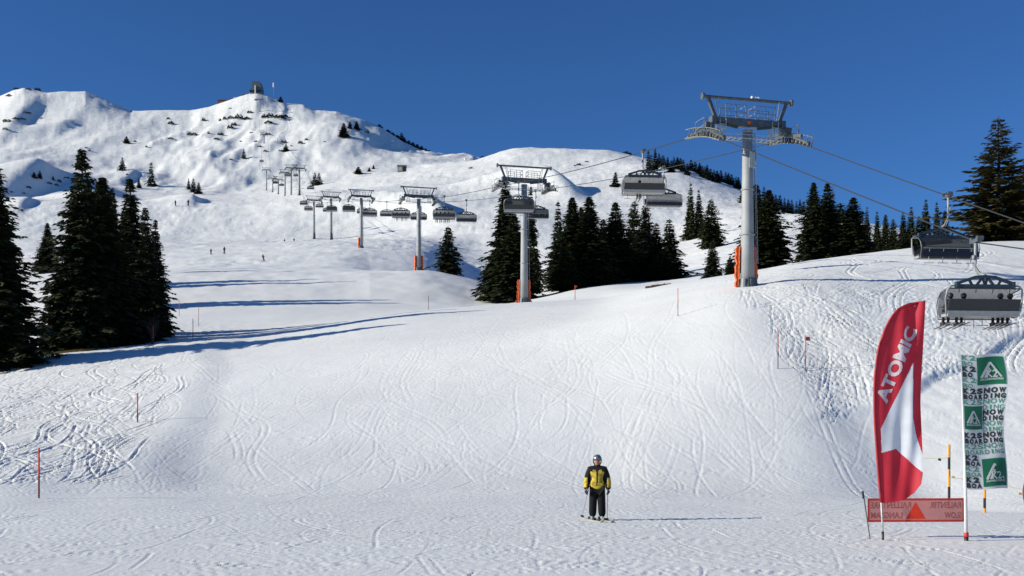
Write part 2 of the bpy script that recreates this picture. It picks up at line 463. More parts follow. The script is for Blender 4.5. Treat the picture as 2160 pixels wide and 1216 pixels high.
def build_terrain():
    rows = [np.arange(-12, 18, 0.5), np.arange(18, 46, 0.10), np.arange(46, 132, 0.14)]
    g = [132.0]
    while g[-1] < 2600: g.append(g[-1] * 1.0085)
    ys = np.concatenate(rows + [np.array(g)])
    Y0 = 20.0
    sc = np.arange(-0.52, 0.5201, 0.00095)
    side = np.array([0.54, 0.57, 0.61, 0.66, 0.72, 0.8, 0.9, 1.05, 1.3, 1.7, 2.4])
    ss = np.concatenate([-side[::-1], sc, side])
    nr, nc = len(ys), len(ss)
    X = ss[None, :] * (ys[:, None] + Y0); Y = np.repeat(ys[:, None], nc, 1)
    Z = np.empty_like(X)
    for a in range(0, nr, 100):
        Z[a:a + 100] = height(X[a:a + 100].ravel(), Y[a:a + 100].ravel()).reshape(-1, nc)
    # -------- ski tracks pressed into the snow
    G = np.zeros_like(Z); Rm = np.zeros_like(Z)
    ridx = np.arange(nr)
    def stamp(px, py, w, dep, rim):
        s = px / (py + Y0)
        ci = np.interp(s, ss, np.arange(nc)); ri = np.interp(py, ys, ridx)
        c0 = np.round(ci).astype(int); r0 = np.round(ri).astype(int)
        dx = 0.00095 * (py.mean() + Y0); dy = 0.10 if py.mean() < 46 else 0.14
        kc = int(min(9, math.ceil(2.0 * w / dx))); kr = int(min(7, math.ceil(2.0 * w / dy)))
        for oc in range(-kc, kc + 1):
            for orr in range(-kr, kr + 1):
                cc = c0 + oc; rr = r0 + orr
                ok = (cc > 12) & (cc < nc - 12) & (rr > 2) & (rr < nr - 2)
                if not ok.any(): continue
                cc = cc[ok]; rr = rr[ok]
                d = np.hypot(X[rr, cc] - px[ok], Y[rr, cc] - py[ok]) / w
                de = dep[ok]
                np.minimum.at(G, (rr, cc), -de * np.exp(-d ** 2 * 1.6))
                np.maximum.at(Rm, (rr, cc), rim * de * np.exp(-((d - 1.35) / 0.45) ** 2))
    def path(x0, y0, head, length, curv, wig, wl, step):
        n = max(4, int(length / step))
        t = np.arange(n) * step
        ang = head + curv * t + wig * np.sin(2 * math.pi * t / wl + rng.uniform(0, 6.28))
        return x0 + np.cumsum(np.cos(ang)) * step, y0 + np.cumsum(np.sin(ang)) * step
    def track(x0, y0, head, length, curv, wig, wl, w, dep, rim=0.45, double=0.0, region=None):
        px, py = path(x0, y0, head, length, curv, wig, wl, max(0.06, w * 0.6))
        k = (py > 18.2) & (py < 131)
        if region is not None: k &= region(px, py)
        px = px[k]; py = py[k]
        if len(px) < 4: return
        de = dep * (0.65 + 0.5 * np.sin(np.arange(len(px)) * 0.05 + rng.uniform(0, 6)) ** 2)
        tt = np.linspace(0, 1, len(px)); de = de * np.minimum(1, 6 * np.minimum(tt, 1 - tt)) ** 0.8
        if double:
            tx = np.gradient(px); ty = np.gradient(py); L = np.hypot(tx, ty) + 1e-9
            stamp(px - ty / L * double / 2, py + tx / L * double / 2, w, de, rim)
            stamp(px + ty / L * double / 2, py - tx / L * double / 2, w, de, rim)
        else:
            stamp(px, py, w, de, rim)
    def uv(px, py): return CU + F * px / py
    # groomed slope edges in picture columns as functions of the distance
    def ledge(py): return np.interp(py, [18, 38, 44, 66, 90, 110], [-2000, -500, 250, 400, 430, 560])
    def redge(py): return np.interp(py, [18, 30, 34, 42, 62, 80, 110, 130], [5000, 5000, 2060, 1860, 1640, 1480, 1350, 1260])
    left = lambda px, py: (uv(px, py) < ledge(py)) & (py > 40)
    right = lambda px, py: (uv(px, py) > redge(py)) & (py > np.interp(px, [9, 14.2, 18, 21.5, 31.7, 45], [48, 52, 55, 57.6, 60, 62]))
    for k in range(260):      # off-piste curves on the left bank
        y0 = rng.uniform(50, 98); u0 = rng.uniform(-80, 430)
        track((u0 - CU) / F * y0, y0, R(rng.normal(-104, 20)), rng.uniform(10, 38), rng.normal(0.01, 0.02), rng.uniform(0.15, 0.5), rng.uniform(12, 26),
              rng.uniform(0.05, 0.10), rng.uniform(0.02, 0.075), 0.5, 0.0 if rng.random() < 0.5 else rng.uniform(0.3, 0.6), left)
    for k in range(340):      # cut-up snow under the first tower
        y0 = rng.uniform(52, 76); u0 = rng.uniform(1380, 1880) if rng.random() < 0.85 else rng.uniform(1880, 2250)
        track((u0 - CU) / F * y0, y0, R(rng.normal(-75, 42)), rng.uniform(3, 20), rng.normal(0, 0.07), rng.uniform(0.1, 0.5), rng.uniform(8, 20),
              rng.uniform(0.05, 0.085), rng.uniform(0.02, 0.065), 0.5, 0.0 if rng.random() < 0.5 else rng.uniform(0.3, 0.6), right)
    for k in range(60):       # long arcs
        y0 = rng.uniform(70, 105); u0 = rng.uniform(1450, 2200)
        track((u0 - CU) / F * y0, y0, R(rng.normal(-100, 50)), rng.uniform(8, 30), rng.normal(0, 0.05), 0.3, 20, rng.uniform(0.07, 0.13), rng.uniform(0.03, 0.08), 0.4, 0.4, right)
    for k in range(1200):      # shallow edge marks on the groomed face
        y0 = rng.uniform(50, 126); u0 = rng.uniform(150, 1750)
        track((u0 - CU) / F * y0, y0, R(rng.normal(-92, 24)) if rng.random() < 0.75 else R(rng.uniform(-175, -5)), rng.uniform(3, 26), rng.normal(0, 0.045), rng.uniform(0.02, 0.28), rng.uniform(12, 30),
              rng.uniform(0.05, 0.09), rng.uniform(0.006, 0.02), 0.5, 0.0 if rng.random() < 0.7 else 0.35, lambda px, py: py > 40)
    for k in range(1100):      # criss-cross marks on the flat run-out
        y0 = rng.uniform(18.5, 46); x0 = rng.uniform(-0.5, 0.5) * y0
        track(x0, y0, R(rng.uniform(0, 360)) if rng.random() < 0.5 else R(rng.normal(205, 28)), rng.uniform(1, 12), rng.normal(0, 0.10), rng.uniform(0, 0.15), rng.uniform(5, 12),
              rng.uniform(0.04, 0.06), rng.uniform(0.007, 0.018), 0.55, 0.0 if rng.random() < 0.8 else 0.22)
    Z += np.where(-G > Rm, G, Rm + G * 0.3)
    # lumpy broken snow
    U = uv(X, np.clip(Y, 12, None))
    lump = np.zeros_like(Z)
    sel = (Y > 40) & (Y < 135)
    xs = X[sel]; yq = Y[sel]; uq = U[sel]
    rough = (0.010 + 0.025 * sstep(0, 120, ledge(yq) - uq) + 0.028 * sstep(0, 120, uq - redge(yq)) * sstep(46, 54, yq) * (1 - 0.6 * sstep(84, 96, yq)))
    lump[sel] = rough * (fbm(xs, yq, 1.6, 3, 41, 0.6) + 0.5 * fbm(xs, yq, 0.7, 1, 51))
    Z += lump
    sel = (Y > 200) & (Y < 700)
    Z[sel] += 0.45 * sstep(200, 260, Y[sel]) * np.abs(fbm(X[sel], Y[sel], 7.0, 3, 61)) * (0.4 + sstep(0, 0.3, fbm(X[sel], Y[sel], 60.0, 2, 71)))
    co = np.stack([X, Y, Z], -1).reshape(-1, 3).astype(np.float32)
    a = (np.arange(nr - 1)[:, None] * nc + np.arange(nc - 1)[None, :]).ravel()
    quads = np.stack([a, a + 1, a + nc + 1, a + nc], -1).astype(np.int32)
    me = bpy.data.meshes.new('snow_ground')
    me.vertices.add(len(co)); me.vertices.foreach_set('co', co.ravel())
    me.loops.add(quads.size); me.loops.foreach_set('vertex_index', quads.ravel())
    me.polygons.add(len(quads)); me.polygons.foreach_set('loop_start', np.arange(0, quads.size, 4, dtype=np.int32))
    me.polygons.foreach_set('loop_total', np.full(len(quads), 4, np.int32))
    me.update(); me.shade_smooth()
    me.materials.append(M['snow'])
    o = link('snow_ground', me)
    tag(o, kind='structure')
    print('terrain', nr, nc)
build_terrain()

def X_of(u, y): return (u - CU) / F * y
def Z_of(v, y): return HC + (HV - v) / F * y
def at(u, y, dz=0.0):
    x = X_of(u, y); return Vector((x, y, hz(x, y) + dz))

# ------------------------------------------------------------------ conifers
def crown_mesh(name, H, Rd, whorls, nbr, step, leaf, m, seed=1, prof=0.85, droop=0.45, gap=0.0, low=0.03, tuft=1.0, lean=0.0):
    """a crown of many small hanging sprays set along drooping branches"""
    g = np.random.default_rng(seed)
    P = []; ph1 = g.uniform(0, 6); ph2 = g.uniform(0, 6)
    for w in range(whorls):
        t = low + (1 - low) * (w + g.uniform(-0.3, 0.3)) / whorls
        if t >= 0.995 or t < 0: continue
        if gap and g.random() < gap and t < 0.93: continue
        L0 = Rd * ((1 - t) ** prof) * (0.55 + 0.45 * min(1, t / 0.10 + 0.35)) * g.uniform(0.80, 1.14) + 0.05
        nb = max(4, int(nbr * (0.45 + 0.55 * (1 - t))))
        a0 = g.uniform(0, 6.28)
        for b in range(nb):
            az = a0 + 2 * math.pi * b / nb + g.normal(0, 0.16)
            L = L0 * g.uniform(0.50, 1.12) * (1 + 0.17 * math.sin(2 * az + ph1 + 7 * t) + 0.13 * math.sin(5 * az + ph2 - 16 * t)) * (1.22 if g.random() < 0.07 else 1)
            dr = droop * g.uniform(0.6, 1.3)
            up = 0.22 + 0.45 * t
            ns = max(2, int(L / step))
            ca, sa = math.cos(az), math.sin(az)
            for k in range(ns + 1):
                p = (k + g.uniform(0.1, 0.9)) / (ns + 1)
                if p < 0.12: continue
                r = L * p; z = t * H + L * (up * p - dr * p * p)
                c = np.array([ca * r, sa * r, z])
                wsp = leaf * (1.15 - 0.55 * p) * g.uniform(0.75, 1.25) * (0.30 + 0.70 * (1 - t) ** 0.7)
                for sd in (-1, 1, 0):
                    # sprays to both sides and one along the branch
                    yaw = az + sd * g.uniform(0.6, 1.15)
                    d = np.array([math.cos(yaw), math.sin(yaw), g.uniform(-0.75, -0.05) * tuft])
                    d /= np.linalg.norm(d)
                    s = np.cross(d, [g.normal(0, 0.35), g.normal(0, 0.35), 1.0]); s /= np.linalg.norm(s)
                    n = wsp * (1.25 if sd == 0 else 1.0)
                    wd = n * 0.30
                    m1 = c + d * n * 0.45
                    P.append((c, m1 + s * wd, c + d * n + np.array([0, 0, -0.08 * n]), m1 - s * wd))
    # pointed leader
    for k in range(10):
        yaw = g.uniform(0, 6.28); z = H * (0.965 + 0.035 * k / 10)
        c = np.array([0, 0, z]); d = np.array([math.cos(yaw) * 0.5, math.sin(yaw) * 0.5, 0.55]); s = np.array([-math.sin(yaw), math.cos(yaw), 0])
        n = leaf * 0.45 * (1 - k / 14)
        P.append((c, c + d * n * 0.5 + s * n * 0.2, c + d * n, c + d * n * 0.5 - s * n * 0.2))
    A = np.array(P, np.float32).reshape(-1, 3)
    nq = len(P)
    me = bpy.data.meshes.new(name)
    me.vertices.add(len(A)); me.vertices.foreach_set('co', A.ravel())
    me.loops.add(nq * 4); me.loops.foreach_set('vertex_index', np.arange(nq * 4, dtype=np.int32))
    me.polygons.add(nq); me.polygons.foreach_set('loop_start', np.arange(0, nq * 4, 4, dtype=np.int32))
    me.polygons.foreach_set('loop_total', np.full(nq, 4, np.int32))
    me.update(); me.materials.append(m)
    return me

def trunk_mesh(H, r, limbs=0, Rd=2.0, seed=0):
    g = random.Random(seed)
    b = MB()
    pts = [(0.04 * math.sin(k), 0.04 * math.cos(k * 1.3), H * k / 8 * 0.985 - (0.4 if k == 0 else 0)) for k in range(9)]
    b.tube(pts, [r * (1.25 if k == 0 else 1) * (1 - k / 8.6) + 0.012 for k in range(9)], 8)
    for k in range(limbs):
        t = g.uniform(0.04, 0.9); a = g.uniform(0, 6.28); L = Rd * (1 - t) * 0.9 + 0.15
        z = t * H
        b.tube([(0, 0, z), (math.cos(a) * L * 0.5, math.sin(a) * L * 0.5, z + L * 0.06), (math.cos(a) * L, math.sin(a) * L, z - L * 0.2)], [0.05 * (1 - t) + 0.02, 0.03, 0.012], 4)
    return b.mesh('trunk', M['bark'], True)

SPR = []
for k, (H, Rd, wh, nb, gp, pf) in enumerate([(18, 3.6, 78, 15, 0.0, 0.80), (17, 3.3, 74, 15, 0.05, 0.72), (18, 3.0, 72, 14, 0.12, 0.95)]):
    SPR.append((H, Rd, crown_mesh('spruce_crown', H, Rd, wh, nb, 0.30, 0.85, M['needles'], 100 + k, pf, 0.5, gp), trunk_mesh(H, 0.26, 26, Rd, k)))
MID = []
for k, (H, Rd, wh, nb, gp, pf) in enumerate([(12, 2.6, 44, 12, 0.0, 0.72), (12, 2.3, 40, 11, 0.08, 0.9), (12, 2.8, 44, 12, 0.03, 0.6)]):
    MID.append((H, Rd, crown_mesh('conifer_crown', H, Rd, wh, nb, 0.36, 0.85, M['needles'], 200 + k, pf, 0.45, gp), trunk_mesh(H, 0.2, 8, Rd, k + 9)))
OLIVE = (16, 4.3, crown_mesh('layered_crown', 16, 4.3, 32, 11, 0.26, 0.95, M['needles_olive'], 301, 0.78, 0.22, 0.04, 0.02, 0.5), trunk_mesh(16, 0.28, 60, 4.0, 5))
SMALL = []
for k, (pf, Rd) in enumerate([(0.8, 2.4), (0.6, 2.9), (1.0, 2.2)]):
    SMALL.append((10, Rd, crown_mesh('small_crown', 10, Rd, 20, 8, 0.6, 1.1, M['far_needles'], 400 + k, pf, 0.4), trunk_mesh(10, 0.18, 0, 1, k)))
# low mountain pine: a wide mat of sprays
def shrub_mesh(seed, m):
    g = np.random.default_rng(seed); P = []
    for k in range(230):
        a = g.uniform(0, 6.28); r = math.sqrt(g.random()); h = (1 - r * r) ** 0.5 * g.uniform(0.4, 1.15) + 0.02 * g.random()
        h *= 0.8 + 0.3 * math.sin(3 * a + seed)
        c = np.array([math.cos(a) * r, math.sin(a) * r, h * 0.9]); d = np.array([math.cos(a) * 0.7 + g.normal(0, 0.3), math.sin(a) * 0.7 + g.normal(0, 0.3), g.uniform(0.1, 0.9)])
        d /= np.linalg.norm(d); s = np.cross(d, g.normal(0, 1, 3)); s /= np.linalg.norm(s); n = g.uniform(0.2, 0.42)
        P.append((c - d * n * 0.5, c + s * n * 0.3, c + d * n * 0.6, c - s * n * 0.3))
    A = np.array(P).reshape(-1, 3)
    me = bpy.data.meshes.new('shrub_crown'); me.from_pydata([tuple(p) for p in A], [], [(4*i, 4*i+1, 4*i+2, 4*i+3) for i in range(len(P))])
    me.materials.append(m); return me
SHRUB = [shrub_mesh(k, M['far_needles']) for k in range(3)]

def tree(proto, u, vt, y, rpx, label, group=None, name='spruce_tree', cat='tree', sink=0.0):
    H, Rd, cm, tm = proto
    x = X_of(u, y); z = hz(x, y)
    h = max(1.0, Z_of(vt, y) - z)
    r = rpx / F * y * (1.55 if group and 'between' in group or group and 'right of' in group else 1.33)
    o = thing(name, label, cat, (x, y, z - sink), random.uniform(0, 6.28), group)
    o.scale = (r / Rd, r / Rd, h / H)
    link('trunk', tm, o); link('crown', cm, o)
    return o

S, MD, SM = SPR, MID, SMALL
G1 = 'dark spruces on the left bank'
tree(S[0], -14, 340, 88, 98, 'huge dark spruce cut off by the left edge of the photo', G1)
tree(S[1], 172, 312, 99, 72, 'tallest dark spruce of the left group, with a ragged pointed top', G1)
tree(S[0], 216, 372, 101, 84, 'broad dense spruce leaning against the right side of the tallest one on the left', G1)
tree(S[2], 274, 374, 108, 62, 'layered open spruce with snow showing through, behind the left group', G1)
tree(S[1], 306, 436, 114, 42, 'slim dark spruce second from the right end of the left group', G1)
tree(S[2], 328, 462, 119, 34, 'thin pointed spruce at the right end of the left group', G1)
tree(MD[0], 132, 560, 98, 44, 'short dark spruce filling the foot of the tallest one on the left', G1)
G2 = 'spruces between the two nearest lift towers'
tree(S[2], 1066, 372, 168, 42, 'tall uneven spruce right behind the second lift tower', G2)
tree(S[1], 1084, 450, 165, 46, 'broad lower spruce mingled with the tall one behind the second lift tower')
tree(S[2], 1120, 392, 205, 24, 'narrow spruce top showing through the arms of the second lift tower')
tree(MD[0], 945, 478, 232, 33, 'lone cone-shaped spruce under the double chairs left of the second tower')
tree(MD[1], 1177, 424, 196, 20, 'thin spruce at the left end of the dark clump right of the second tower', G2)
tree(S[0], 1207, 416, 178, 43, 'first big dark spruce of the clump right of the second tower', G2)
tree(S[0], 1243, 414, 172, 42, 'widest dark spruce in the middle of the clump right of the second tower', G2)
tree(S[1], 1298, 426, 180, 36, 'dark spruce just right of the widest one of the clump', G2)
tree(MD[2], 1338, 424, 212, 28, 'squat spruce above the snowy one near the closed chair', G2)
tree(MD[0], 1362, 430, 214, 26, 'rounded spruce below the two overlapping chairs', G2)
tree(MD[1], 1343, 488, 184, 20, 'small snow-flecked spruce in a gap of the clump', G2)
tree(MD[1], 1384, 470, 182, 27, 'pointed spruce second from the right of the clump right of the second tower', G2)
tree(MD[1], 1412, 462, 180, 29, 'spruce with a tall thin tip at the right end of the clump', G2)
tree(MD[1], 1268, 500, 176, 24, 'low dark spruce between two big ones of the clump', G2)
tree(MD[2], 1320, 505, 182, 22, 'low dark spruce filling the foot of the clump right of the widest', G2)
tree(S[0], 1226, 436, 184, 30, 'dark spruce filling the gap between the two biggest of the clump', G2)
tree(S[1], 1272, 462, 190, 26, 'dark spruce standing back between the widest one and its right neighbour', G2)
tree(MD[2], 1192, 520, 168, 26, 'low bushy spruce at the left foot of the clump right of the second tower', G2)
tree(MD[2], 1396, 530, 176, 26, 'low bushy spruce at the right foot of the clump right of the second tower', G2)
tree(MD[2], 1500, 420, 300, 26, 'egg-shaped spruce on the open slope left of the nearest tower')
tree(MD[1], 1457, 386, 382, 15, 'pointed spruce left of a twin on the slope below the ridge wood')
tree(MD[1], 1474, 400, 382, 14, 'shorter twin spruce on the slope below the ridge wood')
tree(MD[0], 1503, 508, 126, 20, 'small cone-shaped spruce standing alone left of the orange pad')
tree(MD[1], 1540, 540, 119, 13, 'snow-covered sapling just left of the orange pad')
G3 = 'spruces right of the nearest lift tower'
tree(S[1], 1594, 388, 142, 34, 'dark spruce half hidden by the nearest lift tower', G3)
tree(S[0], 1622, 400, 138, 42, 'dense dark spruce touching the right side of the nearest tower', G3)
tree(S[0], 1716, 384, 134, 33, 'tallest dark spruce left in the clump right of the nearest tower', G3)
tree(S[1], 1745, 386, 136, 32, 'sharp-topped spruce second in the clump right of the nearest tower', G3)
tree(MD[2], 1772, 428, 134, 34, 'rounded dark spruce in the middle of the clump under the left rope', G3)
tree(S[1], 1800, 416, 134, 35, 'spruce at the right end of the clump under the left rope', G3)
G4 = 'spruces along the skyline behind the dark chair'
ORD = ['leftmost', 'second', 'third', 'fourth', 'fifth', 'sixth', 'tallest', 'eighth', 'ninth', 'lowest']
for k, (u, vt, r, p) in enumerate([(1829, 436, 11, 1), (1850, 446, 12, 1), (1868, 452, 13, 0), (1884, 462, 13, 2), (1905, 446, 14, 1), (1922, 436, 15, 1), (1953, 420, 16, 1), (1976, 426, 13, 1), (1993, 444, 14, 0), (1938, 456, 14, 2)]):
    tree(MD[p], u, vt, 205 + 4 * (k % 3), r, ORD[k] + ' dark spruce in the skyline row left of and behind the dark chair', G4)
tree(MD[2], 1910, 494, 124, 15, 'low pale green conifer on the crest left of the dark chair')
tree(OLIVE, 2106, 246, 118, 84, 'tall layered olive green spruce at the right edge', None)
tree(OLIVE, 2168, 330, 122, 62, 'olive green spruce cut off by the right edge of the photo', None)
# bare dead tree standing in the clump
b = MB(); g = random.Random(4)
b.tube([(0, 0, -0.3), (0.05, 0, 3), (0, 0.05, 8.5)], [0.14, 0.1, 0.02], 6)
for k in range(34):
    z = g.uniform(2.5, 8.2); a = g.uniform(0, 6.28); L = (8.8 - z) * 0.17 + 0.2
    b.tube([(0, 0, z), (math.cos(a) * L, math.sin(a) * L, z - 0.12 * L)], [0.03, 0.01], 4)
p = at(1757, 140); o = b.build('dead_tree', M['bark']); o.location = p; o.scale = (1, 1, (Z_of(392, 140) - p.z) / 8.5)
tag(o, 'bare grey dead tree top sticking out of the clump under the left rope', 'tree')

# wood along the crest of the right hill
def ridge_v(u): return float(np.interp(u, [1340, 1375, 1400, 1440, 1480, 1520, 1560, 1600, 1640, 1690, 1740, 1830], [332, 345, 352, 368, 386, 398, 408, 426, 440, 455, 470, 490]))
u = 1368
k = 0
while u < 1700:
    hgt = random.uniform(22, 44) * (0.75 if u < 1378 else 1)
    y = 640 + random.uniform(-25, 25) if u < 1565 else 500 + random.uniform(-20, 20)
    x = X_of(u, y)
    zt = Z_of(ridge_v(u) - hgt + 6, y)
    proto = SM[k % 3]; z = hz(x, y)
    o = thing('spruce_tree', 'dark spruce in the wood along the crest of the right hill', 'tree', (x, y, z), random.uniform(0, 6.28), 'spruces of the crest wood')
    hh = max(7, zt - z); r = random.uniform(8, 11.5) / F * y
    o.scale = (r / proto[1], r / proto[1], hh / proto[0])
    link('trunk', proto[3], o); link('crown', proto[2], o)
    u += random.uniform(5.0, 10.5); k += 1

def find_y(u, v, ylo, yhi):
    """the nearest ground seen in row v at column u, between two distances"""
    ys = np.linspace(ylo, yhi, 500)
    rows = HV - F * (height(X_of(u, ys), ys) - HC) / ys
    i = np.argmin(np.abs(rows - v) + 0.0 * ys)
    return float(ys[i])

def far_tree(u, vt, vb, r, label, lo=560, hi=1245, group=None, p=None):
    y = find_y(u, vb, lo, hi); x = X_of(u, y); z = hz(x, y)
    proto = SM[(int(u) % 3) if p is None else p]
    h = (vb - vt) / F * y; rr = 1.15 * r / F * y
    o = thing('conifer', label, 'tree', (x, y, z - 0.3), random.uniform(0, 6.28), group)
    o.scale = (rr / proto[1], rr / proto[1], h / proto[0])
    link('trunk', proto[3], o); link('crown', proto[2], o)
for a in [
 (319, 342, 394, 11, 'largest of the lone conifers on the snow bowl right of the left group'),
 (258, 331, 360, 8, 'small conifer on the white slope above the left spruce group'),
 (278, 378, 398, 6, 'tiny conifer just right of the layered spruce top'),
 (293, 374, 397, 6, 'tiny conifer left of the largest lone one in the bowl'),
 (398, 375, 400, 5, 'left tree of the three conifers on the hump left of the lift line'),
 (408, 375, 406, 8, 'middle tree of the three conifers on the hump left of the lift line'),
 (419, 384, 410, 9, 'right tree of the three conifers on the hump left of the lift line'),
 (514, 313, 335, 6, 'single conifer with a long shadow left of the upper lift towers'),
 (267, 287, 303, 8, 'small dark conifer high in the middle of the white face'),
 (664, 363, 392, 9, 'left one of two conifers right of the upper tower row'),
 (673, 364, 391, 9, 'right one of two conifers right of the upper tower row'),
 (756, 351, 367, 10, 'low dark conifer left of the hut on the knoll'),
 (779, 353, 363, 5, 'very small conifer between the hut and the low dark one'),
 (788, 347, 357, 4, 'very small conifer nearest to the hut'),
 (1024, 367, 383, 5, 'left one of two tiny conifers above the second tower'),
 (1031, 369, 383, 4, 'right one of two tiny conifers above the second tower'),
 (1298, 361, 395, 11, 'lone dark conifer on the white hill left of the closed chair'),
 (725, 259, 290, 13, 'large dark conifer at the left of the rocky clump under the ridge'),
 (738, 256, 272, 6, 'slim conifer in the middle of the rocky clump under the ridge'),
 (752, 255, 274, 8, 'round-topped conifer right of the rocky clump under the ridge'),
 (603, 303, 320, 7, 'small conifer right of the upper rope on the mountain face'),
 (592, 203, 216, 7, 'round dark conifer on the ridge right of the summit station'),
 (965, 326, 337, 5, 'tiny conifer in the saddle left of the right hill'),
 (72, 360, 374, 6, 'left tiny conifer on the crest of the shaded hump at the far left'),
 (84, 360, 377, 6, 'second tiny conifer on the crest of the shaded hump at the far left'),
 (112, 370, 379, 4, 'third tiny conifer on the crest of the shaded hump at the far left'),
]:
    far_tree(*a)
# row on the ridge edge right of the summit
for k, (u, v) in enumerate([(800, 272), (818, 280), (828, 286), (838, 290), (847, 285), (853, 296), (862, 301), (871, 305), (880, 309), (889, 313), (897, 318), (906, 322)]):
    x = X_of(u, 1258); z = hz(x, 1258)
    o = thing('conifer', 'small dark conifer in the row on the falling ridge edge', 'tree', (x, 1258, z - 2), k, 'conifers on the ridge edge')
    hh = Z_of(v - 5, 1258) - z + 2; o.scale = (1.9, 1.9, max(5, hh) / 10); link('trunk', SM[1][3], o); link('crown', SM[1][2], o)

# mountain pine mats on the face: column, row of the base, half width, height in pixels
SH = [(355, 252, 4, 5), (361, 263, 7, 8), (430, 256, 5, 8), (464, 256, 3, 7), (474, 253, 4, 8), (487, 251, 8, 7), (503, 251, 10, 10), (521, 252, 8, 7), (486, 272, 8, 8), (494, 266, 7, 8),
      (527, 239, 6, 6), (559, 249, 9, 9), (570, 246, 8, 7), (567, 261, 9, 8), (590, 251, 14, 9), (601, 248, 9, 6), (407, 286, 12, 7), (440, 283, 3, 6), (462, 285, 4, 6), (468, 286, 4, 7),
      (457, 295, 7, 5), (360, 294, 7, 4), (285, 300, 4, 4), (599, 302, 8, 6), (592, 320, 5, 4), (603, 320, 8, 7), (634, 304, 6, 7), (646, 296, 4, 5), (615, 309, 3, 3), (774, 281, 6, 6),
      (540, 300, 5, 4), (530, 281, 4, 3), (508, 299, 3, 3), (15, 258, 10, 6), (34, 252, 8, 5), (12, 274, 6, 5), (20, 204, 8, 5), (60, 190, 7, 4), (79, 191, 7, 6), (35, 189, 7, 4), (48, 253, 7, 4),
      (685, 300, 3, 3), (560, 320, 5, 4), (548, 310, 6, 4), (565, 285, 7, 5), (486, 229, 4, 2), (182, 313, 4, 3), (189, 319, 3, 4), (487, 337, 4, 3), (309, 311, 3, 5), (268, 369, 3, 4),
      (1221, 349, 6, 5), (1237, 342, 5, 3), (1270, 354, 15, 6), (1212, 350, 3, 3), (1320, 326, 14, 6), (1133, 327, 4, 3), (994, 356, 5, 4), (1332, 400, 4, 4), (1018, 332, 6, 4), (57, 240, 9, 3),
      (104, 388, 6, 5), (119, 392, 5, 5), (60, 398, 6, 5), (24, 372, 8, 4), (125, 384, 5, 7), (50, 408, 4, 3)]
for k, (u, vb, w, h) in enumerate(SH):
    y = find_y(u, vb, 560, 1246); x = X_of(u, y); z = hz(x, y)
    side = ('on the right hill' if u > 990 else 'on the shaded hump at the far left' if (u < 130 and vb > 350) else 'on the far left peak' if u < 130 else
            'in the dark patch right of the upper rope below the summit' if (556 <= u <= 603 and vb < 265) else 'in the dark row left of the upper rope below the summit' if (460 <= u <= 530 and vb < 262) else
            'in the scattered band lower on the face left of the rope' if (400 <= u <= 500) else 'around the rope halfway up the face' if (500 < u < 570) else 'on the open face right of the rope' if u >= 570 else 'on the open slope left of the face')
    o = link('mountain_pine', SHRUB[k % 3]); o.location = (x, y, z - 0.3); o.rotation_euler = (0, 0, k)
    o.scale = (w / F * y, w / F * y * 0.9, h / F * y)
    tag(o, 'low dark pine ' + side, 'shrub', 'mountain pines ' + side)

# bare bush beside the left group and a grass patch under the tallest spruce
b = MB(); g = random.Random(8)
for k in range(46):
    a = g.uniform(0, 6.28); r = g.uniform(0.2, 0.9); h = g.uniform(1.2, 2.7)
    b.tube([(g.uniform(-.1, .1), g.uniform(-.1, .1), -0.2), (math.cos(a) * r * 0.4, math.sin(a) * r * 0.4, h * 0.55), (math.cos(a) * r, math.sin(a) * r, h)], [0.022, 0.014, 0.005], 4)
    for q in range(3):
        t = g.uniform(0.5, 0.95); aa = a + g.uniform(-1, 1)
        b.tube([(math.cos(a) * r * t * .8, math.sin(a) * r * t * .8, h * t), (math.cos(a) * r * t * .8 + math.cos(aa) * .3, math.sin(a) * r * t * .8 + math.sin(aa) * .3, h * t + .35)], [0.009, 0.004], 3)
o = b.build('bare_bush', M['bark']); o.location = at(322, 99); tag(o, 'bare leafless bush at the right foot of the left spruce group', 'bush')

# spruces hidden behind the left group; their long shadows stripe the slope
for k, (u, y, h, d) in enumerate([(236, 150, 17, 'nearest'), (206, 153, 18, 'second'), (218, 176, 18, 'third'), (180, 180, 17, 'fourth'), (190, 203, 17, 'fifth'), (160, 217, 18, 'sixth'), (100, 240, 11, 'farthest')]):
    pr = SPR[k % 3]; x = X_of(u, y); z = hz(x, y)
    o = thing('spruce_tree', d + ' dark spruce hidden behind the left group, glimpsed between its crowns', 'tree', (x, y, z), k, 'spruces behind the left group')
    o.scale = (0.95, 0.95, h / pr[0]); link('trunk', pr[3], o); link('crown', pr[2], o)

# grass showing under the tallest left spruce and a weathered log on the crest
g = np.random.default_rng(3); vs = []; fs = []
c0 = at(150, 95)
for k in range(2600):
    a = g.uniform(0, 6.28); r = math.sqrt(g.random()); x = c0.x + math.cos(a) * r * 1.9 + 0.4; y = c0.y + math.sin(a) * r * 0.9
    h = g.uniform(0.08, 0.22); z = 0; d = g.uniform(-0.12, 0.12, 2); i = len(vs)
    vs += [(x - 0.02, y, z), (x + 0.02, y, z), (x + d[0], y + d[1], h)]; fs.append((i, i + 1, i + 2))
V = np.array(vs); V[:, 2] += height(V[:, 0], V[:, 1])
me = bpy.data.meshes.new('grass'); me.from_pydata([tuple(p) for p in V], [], fs); M['dry_grass'] = mat('dry_grass', (0.13, 0.09, 0.035), 0.9); me.materials.append(M['dry_grass'])
tag(link('dry_grass', me), 'brown dry grass bared under the tallest left spruce', 'grass', kind='stuff')
